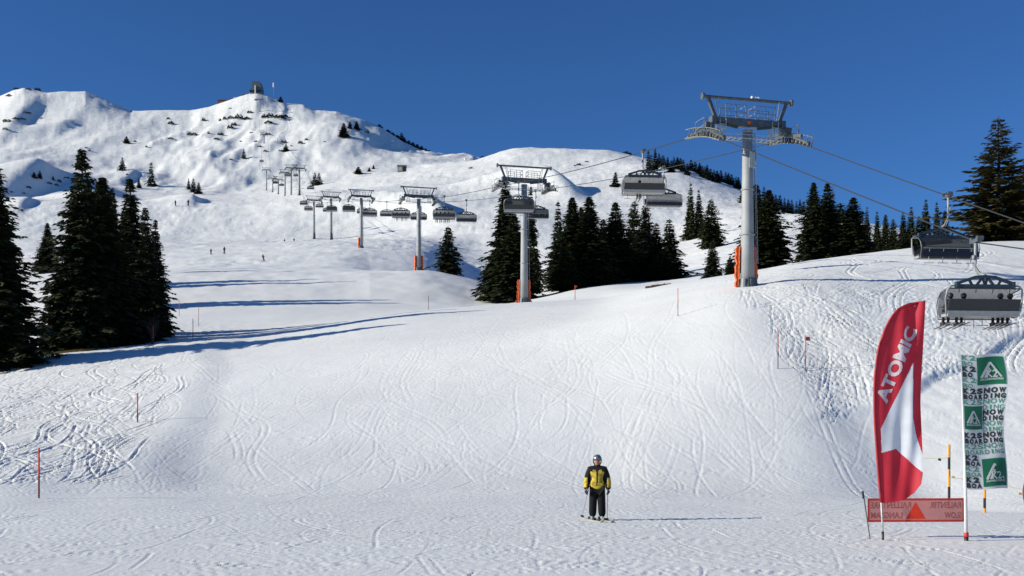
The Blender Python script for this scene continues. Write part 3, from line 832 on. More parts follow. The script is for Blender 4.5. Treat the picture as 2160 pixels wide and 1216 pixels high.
for (u, y, L, lb) in ((1380, 116, 1.9, 'brown weathered log on the crest left of the orange pad'), (1395, 122, 2.2, 'thin dark branch lying behind the log on the crest')):
    b = MB(); p = at(u, y); b.tube([(-L / 2, -0.1, -0.02), (0, 0, 0.1), (L / 2, 0.15, 0.28)], [0.12, 0.1, 0.05], 8); b.tube([(0.1, 0, 0.1), (0.4, 0.1, 0.35)], 0.03, 5)
    o = b.build('log', M['wood']); o.location = p; tag(o, lb, 'log')

# ------------------------------------------------------------------ chairlift
LINE_A, LINE_B = 36.06, -0.26                  # x = A + B*y along the line
YAW = math.atan(0.26)
HALF = 3.1
CX, SX = math.cos(YAW), math.sin(YAW)
# tower: distance, column (None = on the line), row of the rope, pad, yoke scale
TW = [(76, None, 287, 2), (133, None, 396, 2), (206, None, 424, 3), (294, None, 421, 1), (380, 698, 421, 0), (452, 662, 427, 0),
      (549, 631, 359, 0), (614, 614, 358, 0), (685, 601, 367, 0), (735, 587, 381, 0), (790, 575, 379, 0), (850, 562, 361, 0), (1050, 557, 298, 0), (1180, 548, 212, 0)]
TLAB = ['nearest grey lift tower, tall with an orange pad at its foot on the right bank', 'second lift tower, pale grey with orange pads, in front of a tall spruce',
 'third lift tower with red orange pads on the mound left of the lone spruce', 'fourth lift tower from the viewer with a narrow orange pad',
 'fifth lift tower, slim grey, just right of the one with the lowest top bar', 'sixth lift tower, slim grey, at the left end of the middle row',
 'lift tower at the right end of the small group on the plateau edge', 'lift tower second from the right of the small plateau group', 'lift tower third from the right of the small plateau group',
 'short lift tower in the middle of the small plateau group', 'lift tower second from the left of the small plateau group', 'lift tower at the left end of the small plateau group',
 'thin lift tower on the bare mountain face', 'last lift tower just below the summit station']

M['cage'] = mat('cage_steel', (0.20, 0.20, 0.17), 0.5, 0.2, 0.5, 9)
def head_meshes():
    """top works of a tower, heights relative to the rope; x across the line"""
    d = {}
    b = MB()   # yoke: box girder deep at the middle, thin at its ends
    for sy in (-0.2, 0.2):
        pr = [(-2.55, 1.1), (2.55, 1.1), (2.55, 0.88), (0.7, 0.58), (-0.7, 0.58), (-2.55, 0.88)]
        b.add([(x, sy - 0.02, z) for x, z in pr] + [(x, sy + 0.02, z) for x, z in pr], [(0, 1, 2, 3, 4, 5), (11, 10, 9, 8, 7, 6)] + [(i, (i + 6), (i + 1) % 6 + 6, (i + 1) % 6) for i in range(6)])
    b.box((0, 0, 1.1), (5.1, 0.42, 0.04)); b.box((0, 0, 0.59), (1.4, 0.36, 0.04))
    for s in (-1, 1):
        b.beam((s * 0.72, 0, 0.6), (s * 2.55, 0, 0.89), 0.04, 0.36)
        b.box((s * 2.62, 0, 0.85), (0.32, 0.6, 0.6)); b.box((s * 2.78, 0, 0.45), (0.26, 0.8, 0.4))
    b.box((0, -0.235, 0.85), (0.26, 0.03, 0.20), mat=1)
    d['yoke'] = b.mesh('yoke', [M['dark_steel'], M['orange_pad']])
    b = MB()   # upper lifting frame
    b.tube([(-3.35, 0, 2.5), (3.35, 0, 2.5)], 0.11, 8)
    for s in (-1, 1):
        b.tube([(s * 3.28, 0, 2.5), (s * 3.42, 0, 2.5)], 0.24, 10)
        b.beam((s * 2.95, 0, 2.42), (s * 2.35, 0, 0.95), 0.24, 0.2)
        b.beam((s * 2.3, -0.25, 2.4), (s * 2.0, -0.4, 1.0), 0.04); b.beam((s * 2.3, 0.25, 2.4), (s * 1.9, 0.4, 1.0), 0.04)
    d['lifting_frame'] = b.mesh('lifting_frame', M['dark_steel'])
    b = MB()   # loudspeaker and beacon on the bar
    b.ball((0.35, 0, 2.68), 0.11, 8, 6); b.ball((0.62, 0, 2.66), 0.09, 8, 6); b.box((0.85, 0, 2.66), (0.2, 0.12, 0.12))
    d['beacon'] = b.mesh('beacon', M['white'], True)
    b = MB()   # railings of the working platform
    for s in (-1, 1):
        for yy in (-0.5, 0.5):
            for x in (0.35, 1.1, 1.85):
                b.beam((s * x, yy, 1.0), (s * x, yy, 1.95), 0.045)
            for z in (1.45, 1.93):
                b.beam((s * 0.35, yy, z), (s * 1.9, yy, z), 0.045)
        for z in (1.45, 1.93):
            b.beam((s * 0.35, -0.5, z), (s * 0.35, 0.5, z), 0.045)
        for z in (0.35, 0.85):
            b.beam((s * 3.55, -0.7, z), (s * 3.55, 0.7, z), 0.035)
        for yy in (-0.7, 0.7): b.beam((s * 3.55, yy, -0.1), (s * 3.55, yy, 0.86), 0.04)
        b.beam((s * 1.9, 0.5, 1.43), (s * 3.55, 0.5, 0.83), 0.03)
    d['railing'] = b.mesh('railing', M['rail'])
    b = MB()   # catwalk hung under the yoke
    for yy in (-0.35, 0.35):
        b.beam((-2.5, yy, -0.28), (2.5, yy, -0.28), 0.06)
        b.beam((-2.5, yy, -0.02), (2.5, yy, -0.02), 0.035)
    for k in range(12):
        x = -2.3 + 4.6 * k / 11
        if abs(x) > 0.5: b.beam((x, -0.35, -0.28), (x, 0.35, -0.28), 0.06, 0.03)
    for s in (-1, 1):
        for yy in (-0.3, 0.3):
            b.beam((s * 1.75, yy, -0.25), (s * 1.75, yy, 1.0), 0.04); b.beam((s * 2.2, yy, -0.25), (s * 2.2, yy, 1.0), 0.04)
            for z in (0.0, 0.3, 0.6): b.beam((s * 1.75, yy, z), (s * 2.2, yy, z), 0.03)
    d['catwalk'] = b.mesh('catwalk', M['light_metal'])
    b = MB()   # sheave train along the rope: rocker beams, wheels and cage
    b.beam((0, -1.9, 0.22), (0, 1.9, 0.22), 0.16, 0.2)
    b.beam((0, -2.8, -0.22), (0, -0.7, 0.12), 0.12, 0.15); b.beam((0, 0.7, 0.12), (0, 2.8, -0.22), 0.12, 0.15)
    b.beam((0, 0, 0.2), (0, 0, 0.75), 0.26, 0.3)
    for k in range(12):
        yy = -2.95 + 5.9 * k / 11; zz = -0.12 - 0.022 * (abs(yy) ** 2)
        b.tube([(-0.05, yy, zz), (0.05, yy, zz)], 0.19, 12, mat=1)
        b.tube([(-0.09, yy, zz), (0.09, yy, zz)], 0.08, 8, mat=2)
        b.beam((0.0, yy, zz), (0.0, yy, zz + 0.22), 0.07, 0.05, mat=2)
    for sx in (0.3,):
        cv = lambda q_: -0.023 * q_ * q_
        for k in range(8):
            ya = -2.9 + 5.8 * k / 8; yb = ya + 5.8 / 8
            b.beam((sx, ya, cv(ya) - 0.25), (sx, yb, cv(yb) - 0.25), 0.05, mat=2); b.beam((sx, ya, cv(ya) + 0.35), (sx, yb, cv(yb) + 0.35), 0.05, mat=2)
            b.beam((sx, ya, cv(ya) - 0.25), (sx, ya, cv(ya) + 0.35), 0.045, mat=2)
            b.beam((sx - 0.12, ya, cv(ya) - 0.28), (sx - 0.12, yb, cv(yb) - 0.28), 0.3, 0.03, mat=2)
    d['sheave_train'] = b.mesh('sheave_train', [M['dark_steel'], M['rubber'], M['cage']])
    return d
HEAD = head_meshes()

def tower(i, y, uu, vr, pad):
    x = LINE_A + LINE_B * y if uu is None else X_of(uu, y)
    zg = hz(x, y)
    zr = Z_of(vr, y)
    if zr - zg < 7: zr = zg + 7.5
    t = thing('lift_tower', TLAB[i], 'lift tower', (x, y, zg), YAW, 'chairlift towers')
    h = zr - zg + 0.35
    b = MB()
    rt, rb = (0.34, 0.51) if i != 6 else (0.36, 0.55)
    n = 20
    b.tube([(0, 0, -0.8), (0, 0, h * 0.33), (0, 0, h * 0.62), (0, 0, h)], [rb, rb - (rb - rt) * 0.4, rt + 0.05, rt], n)
    for z in (h * 0.33, h * 0.62, h - 0.1):
        rr = rb - (rb - rt) * z / h + 0.05
        b.tube([(0, 0, z - 0.05), (0, 0, z + 0.05)], rr, n)
    b.build('pole', M['pole_grey'], t, False)
    for pl in t.children[-1].data.polygons: pl.use_smooth = len(pl.vertices) == 4
    b = MB()
    b.tube([(0, 0, -0.3), (0, 0, 0.5)], [rb + 0.16, rb + 0.05], n)
    for k in range(8):
        a = k * math.pi / 4; b.box(((rb + 0.1) * math.cos(a), (rb + 0.1) * math.sin(a), 0.2), (0.14, 0.14, 0.5), (0, 0, a))
    b.build('base_flange', M['dark_steel'], t)
    if i in (4, 5, 6):
        b = MB(); b.tube([(0, 0, -0.6), (0, 0, 0.4), (0, 0, 3.0)], [1.1, 0.8, 0.45], 12); b.build('footing', M['dark_steel'], t)
    # ladder on the side towards the valley
    b = MB()
    for s in (-0.18, 0.18): b.beam((0.62 + s * 0.2, -0.25 + s, 1.5), (0.42 + s * 0.2, -0.2 + s, h - 0.1), 0.035)
    for k in range(int((h - 1.6) / 0.35)):
        z = 1.6 + k * 0.35; xx = 0.62 - 0.2 * (z - 1.5) / (h - 1.6)
        b.beam((xx - 0.036, -0.43, z), (xx + 0.036, -0.05, z), 0.025)
    b.build('ladder', M['galv'], t)
    if i < 3:
        b = MB(); b.box((0.12, -rt - 0.10, h - 2.1), (0.42, 0.05, 1.1)); b.box((0.42, -rt + 0.08, h - 2.0), (0.12, 0.25, 1.2)); b.build('number_board', M['light_metal'], t)
    hd = []
    for k in ('yoke', 'lifting_frame', 'railing', 'catwalk'):
        o = link(k, HEAD[k], t, (0, 0, zr - zg)); hd.append(o)
    if i < 1: link('beacon', HEAD['beacon'], t, (0, 0, zr - zg))
    # pitch of the sheaves follows the rope
    for s in (-1, 1):
        o = link('sheave_train', HEAD['sheave_train'], t, (s * HALF, 0, zr - zg))
        o.rotation_euler = (R([15, 8, 4, 2, 4, 12][i] if i < 6 else 8), 0, 0)
        if s < 0: o.scale = (-1, 1, 1)
    if pad:
        hp = 2.75
        spans = {2: [(110, 215)], 3: [(125, 205), (-30, 40)], 1: [(130, 205)]}[pad]
        if i < 2: spans = [(122, 180), (10, 40)]
        for a0, a1 in spans:
            b = MB(); nz = 14; na = 10
            vs = []; fs = []
            for kz in range(nz + 1):
                z = hp * kz / nz; bulge = 0.05 * math.sin(kz * 2.1) + 0.03 * math.sin(kz * 5.3)
                for ro in (0, 1):
                    for ka in range(na + 1):
                        a = R(a0 + (a1 - a0) * ka / na); rr = rb - 0.1 * z / h * 3 + 0.12 + ro * (0.26 + bulge)
                        if i == 1: rr += 0.5 * max(0, 0.5 - z) * ro
                        vs.append((rr * math.cos(a), rr * math.sin(a), z))
            w = 2 * (na + 1)
            for kz in range(nz):
                for ka in range(na):
                    a = kz * w + ka; fs.append((a, a + w, a + w + 1, a + 1))
                    a += na + 1; fs.append((a, a + 1, a + w + 1, a + w))
                for ka in (0, na):
                    a = kz * w + ka; fs.append((a, a + na + 1, a + w + na + 1, a + w))
            for kz in (0, nz):
                for ka in range(na):
                    a = kz * w + ka; fs.append((a, a + 1, a + na + 2, a + na + 1))
            b.add(vs, fs); b.build('safety_pad', M['orange_pad'], t, True)
    return (x, y, zr)

tops = [tower(i, *a) for i, a in enumerate(TW)]
# summit station end of the rope
yS = 1243.0; xS = X_of(541, yS); zS = Z_of(188, yS)
knots = [(LINE_A + LINE_B * 14 , 14, 1.6), (LINE_A + LINE_B * 48.7, 48.7, Z_of(519, 48.7))] + tops + [(xS, yS, zS)]
def rope_pts(side):
    pts = []
    for (a, b) in zip(knots[:-1], knots[1:]):
        a = Vector(a); b = Vector(b); L = (b - a).length
        n = max(6, int(L / 5))
        sag = L * 0.010 if a.y > 50 else L * 0.002
        for k in range(n):
            t = k / n; p = a.lerp(b, t); p.z -= 4 * sag * t * (1 - t) * 0.6
            pts.append(p + Vector((CX, SX, 0)) * HALF * side)
    pts.append(Vector(knots[-1]) + Vector((CX, SX, 0)) * HALF * side)
    return pts
for side, lb in ((-1, 'steel haul rope on the left side of the lift, carrying the uphill chairs'), (1, 'steel haul rope on the right side of the lift, carrying the downhill chairs')):
    b = MB(); pp = rope_pts(side)
    b.tube(pp, [0.030 + 0.00004 * p.y for p in pp], 6)
    o = b.build('haul_rope', M['rope']); tag(o, lb, 'rope', 'haul ropes of the lift')

def rope_at(u, side):
    """point on the rope seen in column u"""
    pp = rope_pts(side); best = None
    for a, b in zip(pp[:-1], pp[1:]):
        ua = CU + F * a.x / a.y; ub = CU + F * b.x / b.y
        if (ua - u) * (ub - u) <= 0:
            # solve for the crossing
            for k in range(30):
                m = (a + b) / 2; um = CU + F * m.x / m.y
                if (ua - u) * (um - u) <= 0: b = m
                else: a = m; ua = um
            return (a + b) / 2
    return None

def chair_meshes():
    d = {}
    b = MB()
    b.box((0, 0, 0.02), (0.22, 0.75, 0.16)); b.box((0.05, 0.25, 0.1), (0.3, 0.12, 0.18)); b.box((0.05, -0.25, 0.1), (0.3, 0.12, 0.18))
    b.tube([(-0.1, 0.3, 0.12), (0.2, 0.3, 0.12)], 0.1, 8); b.tube([(-0.1, -0.3, 0.12), (0.2, -0.3, 0.12)], 0.1, 8)
    d['grip'] = b.mesh('grip', M['dark_steel'])
    b = MB()
    b.tube([(0, 0, 0), (0, 0.02, -0.5), (0, 0.02, -1.0), (0, -0.06, -1.3), (0, -0.4, -1.58), (0, -0.88, -1.70)], [0.075, 0.07, 0.065, 0.065, 0.065, 0.07], 8)
    b.tube([(0, 0.0, -1.15), (0, -0.12, -1.5), (0, -0.3, -1.72)], 0.03, 6)
    b.box((-0.09, 0.02, -0.75), (0.1, 0.16, 0.2))
    d['hanger'] = b.mesh('hanger', M['galv'], True)
    b = MB(); yt = -0.45
    # roof truss: bottom chord, sloping top chords, webs
    b.beam((-1.32, yt, -2.12), (1.32, yt, -2.12), 0.16, 0.16)
    for s in (-1, 1):
        b.beam((0, yt, -1.68), (s * 0.45, yt, -1.72), 0.14, 0.14)
        b.beam((s * 0.42, yt, -1.70), (s * 1.32, yt, -2.0), 0.13, 0.14)
        b.box((s * 1.34, yt, -2.06), (0.12, 0.22, 0.28))
        b.beam((s * 0.12, yt, -1.72), (s * 0.42, yt, -2.1), 0.1, 0.1); b.beam((s * 0.75, yt, -1.85), (s * 0.6, yt, -2.1), 0.08, 0.1)
        b.beam((s * 0.12, yt, -1.72), (s * 0.0, yt, -2.1), 0.07, 0.1)
    d['roof_truss'] = b.mesh('roof_truss', M['truss'])
    for s, nm in ((-1, 'side_frame'), (1, 'side_frame_r')):
        b = MB()
        b.tube([(s * 1.3, yt, -2.1), (s * 1.62, yt, -2.12), (s * 1.78, yt + 0.02, -2.28), (s * 1.82, yt + 0.1, -2.7), (s * 1.78, yt + 0.15, -3.2), (s * 1.68, yt + 0.3, -3.48), (s * 1.6, yt + 0.6, -3.5)], 0.045, 7)
        d[nm] = b.mesh('side_frame', M['galv'], True)
    b = MB()   # backrest, leaning back
    vs = []
    for (yy, z) in ((-0.50, -2.72), (-0.42, -2.70), (-0.22, -3.22), (-0.32, -3.25)):
        vs += [(-1.7, yy, z), (1.7, yy, z)]
    b.add(vs, [(0, 1, 3, 2), (2, 3, 5, 4), (4, 5, 7, 6), (6, 7, 1, 0), (0, 2, 4, 6), (1, 7, 5, 3)])
    d['backrest'] = b.mesh('backrest', M['seat_dark'])
    b = MB()
    b.box((0, 0.02, -3.30), (3.35, 0.62, 0.10)); d['seat'] = b.mesh('seat', M['seat_dark'])
    b = MB()
    b.box((0, -0.02, -3.42), (3.42, 0.66, 0.13)); b.box((0, -0.34, -3.36), (3.42, 0.03, 0.24)); d['seat_pan'] = b.mesh('seat_pan', M['seat_light'])
    b = MB()
    for k in (-1.25, -0.42, 0.42, 1.25):
        b.tube([(k, 0.75, -3.0), (k, 0.62, -3.5), (k, 0.62, -3.82)], 0.02, 5)
        b.tube([(k - 0.3, 0.62, -3.82), (k + 0.3, 0.62, -3.82)], 0.02, 5)
    b.tube([(-1.6, 0.75, -2.98), (1.6, 0.75, -2.98)], 0.025, 6)
    d['restraint_bar'] = b.mesh('restraint_bar', M['galv'])
    b = MB(); b.box((0, 0.765, -3.33), (3.34, 0.02, 0.30)); d['seat_front'] = b.mesh('seat_front', M['navy'])
    def bub(closed, mt):
        b = MB(); prof = [(-0.42, -2.2), (-0.1, -2.24), (0.3, -2.34), (0.6, -2.58), (0.74, -2.95), (0.72, -3.3), (0.6, -3.52)]
        if not closed: prof = [(-0.42, -2.18), (-0.75, -2.2), (-1.0, -2.32), (-1.12, -2.55), (-1.1, -2.75)]
        n = 12; vs = []; fs = []
        for (yy, z) in prof:
            for k in range(n + 1):
                q = -1 + 2 * k / n; xx = 1.72 * q; e = abs(q) ** 8
                vs.append((xx, yy * (1 - 0.12 * e) - 0.02, z + 0.03 * e))
        m = n + 1
        for r in range(len(prof) - 1):
            for k in range(n):
                a = r * m + k; fs.append((a, a + 1, a + m + 1, a + m))
        off = len(vs)
        b.add(vs, fs)
        me = b.mesh('bubble', mt, True)
        return me
    d['bubble'] = bub(True, M['bubble']); d['bubble_green'] = bub(True, M['bubble_g']); d['bubble_dark'] = bub(True, M['bubble_d']); d['bubble_open'] = bub(False, M['bubble'])
    b = MB()
    for (yy, z) in ((-0.42, -2.23), (0.6, -3.55)): b.tube([(-1.72, yy, z), (1.72, yy, z)], 0.03, 6)
    for k in (-1.2, -0.4, 0.4, 1.2): b.beam((k, -0.44, -2.2), (k, -0.36, -2.42), 0.03)
    for s in (-1, 1): b.tube([(s * 1.73, -0.42, -2.23), (s * 1.73, 0.3, -2.34), (s * 1.73, 0.6, -2.58), (s * 1.73, 0.74, -2.95), (s * 1.73, 0.6, -3.55)], 0.03, 6)
    d['bubble_frame'] = b.mesh('bubble_frame', M['dark_steel'])
    return d
CH = chair_meshes()

def chair(u, side, label, bubble='bubble'):
    p = rope_at(u, side)
    if p is None: print('no rope', u); return None
    t = thing('lift_chair', label, 'lift chair', p, YAW * 0.3 + (math.pi if side > 0 else 0), 'chairs of the lift')
    t.scale = (0.94, 0.94, 0.94)
    for k in ('grip', 'hanger', 'roof_truss', 'side_frame', 'side_frame_r', 'backrest', 'seat', 'seat_pan', 'restraint_bar', bubble, 'bubble_frame'):
        nm = 'bubble' if k in ('bubble', 'bubble_green', 'bubble_dark') else ('side_frame' if k == 'side_frame_r' else k)
        link(nm, CH[k], t, None if k == 'grip' else ((0, 0, 0) if k == 'hanger' else (0, -0.42, -0.08)))
    if side > 0: link('seat_front', CH['seat_front'], t, (0, -0.42, -0.08))
    return t

CHAIRS = [
 (2058, -1, 'nearest chair of the lift, with dangling legs of riders below, right of the red flag', 'bubble'),
 (2000, 1, 'empty dark chair hanging in front of the olive green spruce', 'bubble_dark'),
 (1356, -1, 'large pale closed chair left of the nearest tower, upper of the overlapping pair', 'bubble'),
 (1400, 1, 'lower chair of the overlapping pair left of the nearest tower', 'bubble'),
 (1094, -1, 'chair hanging left in front of the second lift tower', 'bubble_dark'),
 (1130, 1, 'dark chair hanging right behind the second lift tower', 'bubble_dark'),
 (937, -1, 'left chair of the pair above the lone spruce', 'bubble'),
 (984, 1, 'right chair of the pair above the lone spruce', 'bubble'),
 (883, 1, 'chair hanging across the pole of the third lift tower', 'bubble'),
 (846, -1, 'grey chair just left of the third lift tower', 'bubble'),
 (816, 1, 'low chair halfway between the third and fourth lift towers', 'bubble'),
 (780, -1, 'chair hanging just right of the fourth lift tower', 'bubble'),
 (765, 1, 'small chair across the pole of the fourth lift tower', 'bubble'),
 (736, -1, 'green chair just left of the fourth lift tower', 'bubble_green'),
 (700, -1, 'small dark chair across the pole of the fifth lift tower', 'bubble_green'),
 (690, 1, 'small chair just left of the fifth lift tower head', 'bubble'),
 (674, 1, 'small chair between the fifth and the sixth lift towers', 'bubble'),
 (651, -1, 'small chair just left of the sixth lift tower', 'bubble'),
 (641, -1, 'tiny pale chair above and left of the sixth lift tower', 'bubble'),
 (655, 1, 'tiny chair alone below the two conifers right of the upper tower row', 'bubble'),
 (625, 1, 'tiny chair near the right end of the plateau tower group', 'bubble'),
 (608, -1, 'tiny chair inside the plateau tower group, between its two tallest towers', 'bubble'),
 (594, 1, 'tiny chair in the middle of the plateau tower group', 'bubble_green'),
 (581, -1, 'tiny chair in the left half of the plateau tower group', 'bubble_green'),
 (552, -1, 'tiny chair on the rope left of the plateau tower group', 'bubble'),
 (540, -1, 'tiny chair just below the summit station', 'bubble'),
]
chairs = [chair(*c) for c in CHAIRS]

# ------------------------------------------------------------------ summit station, hut, masts
def block(b, x0, x1, y0, y1, z0, z1, mat=0): b.box(((x0 + x1) / 2, (y0 + y1) / 2, (z0 + z1) / 2), (x1 - x0, y1 - y0, z1 - z0), mat=mat)
px = 1243 / F
t = thing('summit_station', 'grey lift station with a dark hood on the summit ridge', 'lift station', (xS, yS, Z_of(204, yS)))
b = MB(); block(b, -12 * px, 12 * px, -4, 8, -6, 9 * px); b.build('wall', M['concrete'], t)
b = MB(); block(b, -12.5 * px, -2 * px, -4.6, -4, 6 * px, 12 * px); block(b, 1.5 * px, 11 * px, -4.6, -4, 6 * px, 12 * px); b.build('opening', M['glassdark'], t)
b = MB()
prf = [(-12, 12), (-9, 18), (-8, 33), (8, 33), (12, 20), (12, 12)]
b.add([(x * px, -5, z * px * 0.9) for x, z in prf] + [(x * px, 9, z * px * 0.9) for x, z in prf], [tuple(range(6)), tuple(range(11, 5, -1))] + [(i, i + 6, (i + 1) % 6 + 6, (i + 1) % 6) for i in range(6)])
b.build('hood', M['dark_steel'], t)
b = MB(); block(b, -1.3 * px, 1.0 * px, -6.5, -5.1, -4, 20 * px); b.build('front_pillar', M['white'], t)
t = thing('summit_restaurant', 'low reddish brown mountain building left of the summit station', 'building', (X_of(500, 1246), 1246, Z_of(207, 1246)))
b = MB()
for (a, c, z0, z1) in ((12, 26, -6, 6), (4, 14, -11, -1), (-16, -6, -12, -4), (-40, -16, -16, -8)):
    block(b, a * px, c * px, -3, 6, z0 * px - 2, z1 * px * 0.75)
b.build('wall', M['red_roof'], t)
b = MB(); block(b, -6 * px, 4.4 * px, -3.4, 6, -9 * px, -0.5 * px); b.build('pale_wing', M['beige'], t)
b = MB(); block(b, 11 * px, 27 * px, -3.6, 6.5, 4.4 * px, 6.4 * px); block(b, -41 * px, -15 * px, -3.6, 6.5, -6.2 * px, -5.4 * px); b.build('roof', M['dark_steel'], t)
b = MB(); b.tube([(0, 0, -3), (0, 0, 12)], 0.35, 6); b.tube([(0, 0, 12), (0, 0, 17)], 0.9, 6); o = b.build('mast', M['white']); o.location = (X_of(577, 1243), 1243, Z_of(207, 1243))
tag(o, 'thin white mast right of the summit station', 'mast')
yh = find_y(848, 357, 640, 780)
t = thing('hut', 'small dark green hut on the knoll below the mountain', 'hut', at(848, yh, -0.5))
b = MB(); block(b, -2.9, 2.9, -2, 2, 0, 3.9); b.build('wall', M['concrete'], t)
b = MB(); block(b, -3.2, 3.2, -2.4, 2.4, 3.9, 4.6); b.build('roof', M['dark_steel'], t)
b = MB(); block(b, 0.6, 2.95, -2.1, -1.9, 0, 3.6); b.build('door', M['glassdark'], t)
b = MB(); block(b, -1.6, -0.2, -2.08, -1.9, 1.2, 3.2); b.build('window', M['beige'], t)
b = MB(); b.ball((0, 0, 1.9), 0.9, 10, 7); b.tube([(0, 0, -1), (0, 0, 1.2)], 0.15, 6); o = b.build('antenna_dome', M['white'], None, True); o.location = at(981, find_y(981, 336, 640, 800))
tag(o, 'tiny white antenna dome in the saddle left of the right hill', 'antenna')

# ------------------------------------------------------------------ slope markers
def stake(u, v, y, hgt, label, mats=('stake_red', 'stake_dark'), r=0.035, group='slope marker stakes', lean=(0, 0), bands=None, flag=False):
    x = X_of(u, y); z = hz(x, y)
    t = thing('marker_stake', label, 'marker stake', (x, y, z), 0, group)
    t.rotation_euler = (R(lean[0]), R(lean[1]), 0)
    bands = bands or [(0, 0.45, 1), (0.45, 1.0, 0)]
    for i, (a, c, m) in enumerate(bands):
        b = MB(); b.tube([(0, 0, a * hgt - (0.3 if i == 0 else 0)), (0, 0, c * hgt)], r, 8)
        if i == len(bands) - 1: b.tube([(0, 0, hgt), (0, 0, hgt + 0.03)], [r, r * 0.6], 8)
        b.build('lower_band' if i == 0 else ('upper_band' if i == len(bands) - 1 else 'middle_band'), M[mats[m]], t)
    if flag:
        b = MB(); b.box((0.13, 0, hgt - 0.12), (0.26, 0.012, 0.2), (0, 0, 0.3)); b.build('pennant', M[mats[0]], t)
    return t
stake(82, 1052, 38.6, 1.74, 'red marker stake standing lowest at the left edge of the run-out', r=0.034)
stake(290, 910, 58.5, 1.55, 'red marker stake amid the tracks on the left bank', r=0.034)
stake(323, 738, 92, 2.0, 'red marker stake in front of the bare bush', r=0.022)
stake(407, 717, 104, 2.0, 'red marker stake in the tree shadow left of the groomed crest', r=0.03)
stake(419, 690, 128, 2.2, 'thin red marker stake second right of the bare bush', r=0.03)
stake(378, 672, 140, 2.0, 'thin red marker stake just right of the bare bush, farther back', r=0.03)
stake(904, 648, 140, 2.0, 'thin dark marker stake behind the crest below the third tower', ('stake_dark', 'stake_dark'), 0.03)
stake(1213, 634, 141, 2.2, 'red flagged marker stake right of the second lift tower', r=0.04, flag=True)
stake(1430, 672, 70, 1.75, 'faint red marker stake left of the nearest lift tower', r=0.022)
stake(1641, 835, 59, 2.05, 'tall red marker stake in the tracks below the nearest lift tower', r=0.026)
stake(1699, 850, 59, 1.8, 'shorter red marker stake with a small flag right of the tall one', r=0.022, flag=True)
stake(2054, 760, 66, 1.9, 'faint pink marker stake below the nearest chair', r=0.02)
ob = [(0, 0.10, 0), (0.10, 0.35, 1), (0.35, 0.62, 0), (0.62, 0.82, 1), (0.82, 1.0, 0)]
def post(u, y, vt, lab):
    h = Z_of(vt, y) - hz(X_of(u, y), y)
    t = stake(u, 0, y, h, lab, ('stake_orange', 'black'), 0.042, 'orange and black fence posts', bands=[(0, 0.12, 0), (0.12, 0.38, 1), (0.38, 0.64, 0), (0.64, 0.82, 1), (0.82, 1, 0)])
    t['category'] = 'fence post'
    return t
P1 = post(2002, 33.5, 940, 'orange and black post between the red flag and the green banner')
P2 = post(2077, 33.0, 1000, 'orange and black post half hidden by the green banner')
P3 = post(2260, 31.0, 985, 'orange and black post just beyond the right edge of the photo')
def line_rope(pts, r, name, mt, label, cat):
    b = MB(); b.tube(pts, r, 5); o = b.build(name, mt); tag(o, label, cat); return b
def cat_pts(a, c, sag, n=14): return [Vector(a).lerp(Vector(c), k / n) - Vector((0, 0, 4 * sag * (k / n) * (1 - k / n))) for k in range(n + 1)]
def q(u, v, y): return (X_of(u, y), y, Z_of(v, y))
M['line'] = mat('fence_line', (0.35, 0.33, 0.2), 0.7)
M['pennant'] = mat('pennant_yellow', (0.5, 0.45, 0.12), 0.7)
pts = cat_pts(q(1925, 966, 36.5), q(2002, 966, 33.5), 0.02) + cat_pts(q(2002, 1005, 33.45), q(2077, 1012, 32.95), 0.05) + cat_pts(q(2077, 1012, 32.95), q(2260, 1050, 31), 0.06)
b = MB(); b.tube(pts, 0.010, 5, 0)
for (u, v, y) in ((1982, 970, 34.2), (2011, 1007, 33.4), (2060, 1016, 33.1), (2112, 1023, 32.7), (2152, 1042, 32.3)):
    x, yy, z = q(u, v, y); b.box((x, yy, z), (0.09, 0.012, 0.07), (0, 0.3, 0), mat=2 if u < 1990 else 1)
o = b.build('fence_line', [M['line'], M['pennant'], M['black']]); tag(o, 'thin pennant line strung between the orange and black posts', 'rope')

# ------------------------------------------------------------------ flags and banners
def text_mesh(s, size, offset=0.0, align='LEFT', shear=0.0, sx=1.0):
    cu = bpy.data.curves.new('txt', 'FONT'); cu.body = s; cu.size = size; cu.offset = offset; cu.align_x = align; cu.shear = shear; cu.resolution_u = 3; cu.space_character = 1.0
    o = bpy.data.objects.new('txt', cu); COL.objects.link(o)
    dg = bpy.context.evaluated_depsgraph_get()
    me = bpy.data.meshes.new_from_object(o.evaluated_get(dg))
    bpy.data.objects.remove(o); bpy.data.curves.remove(cu)
    co = np.array([v.co[:] for v in me.vertices]) if len(me.vertices) else np.zeros((0, 3))
    fs = [tuple(p.vertices) for p in me.polygons]
    bpy.data.meshes.remove(me)
    co[:, 0] *= sx
    return co, fs

def refine(co, fs, maxlen):
    """split long text faces so that they can follow a rippled cloth"""
    bm = bmesh.new(); vs = [bm.verts.new(p) for p in co]
    for f in fs:
        try: bm.faces.new([vs[i] for i in f])
        except ValueError: pass
    bmesh.ops.triangulate(bm, faces=bm.faces[:])
    for k in range(3):
        es = [e for e in bm.edges if e.calc_length() > maxlen]
        if not es: break
        bmesh.ops.subdivide_edges(bm, edges=es, cuts=1)
        bmesh.ops.triangulate(bm, faces=[f for f in bm.faces if len(f.verts) > 3])
    bm.verts.index_update()
    c = np.array([v.co[:] for v in bm.verts]); f = [tuple(v.index for v in fa.verts) for fa in bm.faces]
    bm.free(); return c, f

def in_poly(px, py, poly):
    c = False; n = len(poly); j = n - 1
    for i in range(n):
        xi, yi = poly[i]; xj, yj = poly[j]
        if (yi > py) != (yj > py) and px < (xj - xi) * (py - yi) / (yj - yi) + xi: c = not c
        j = i
    return c

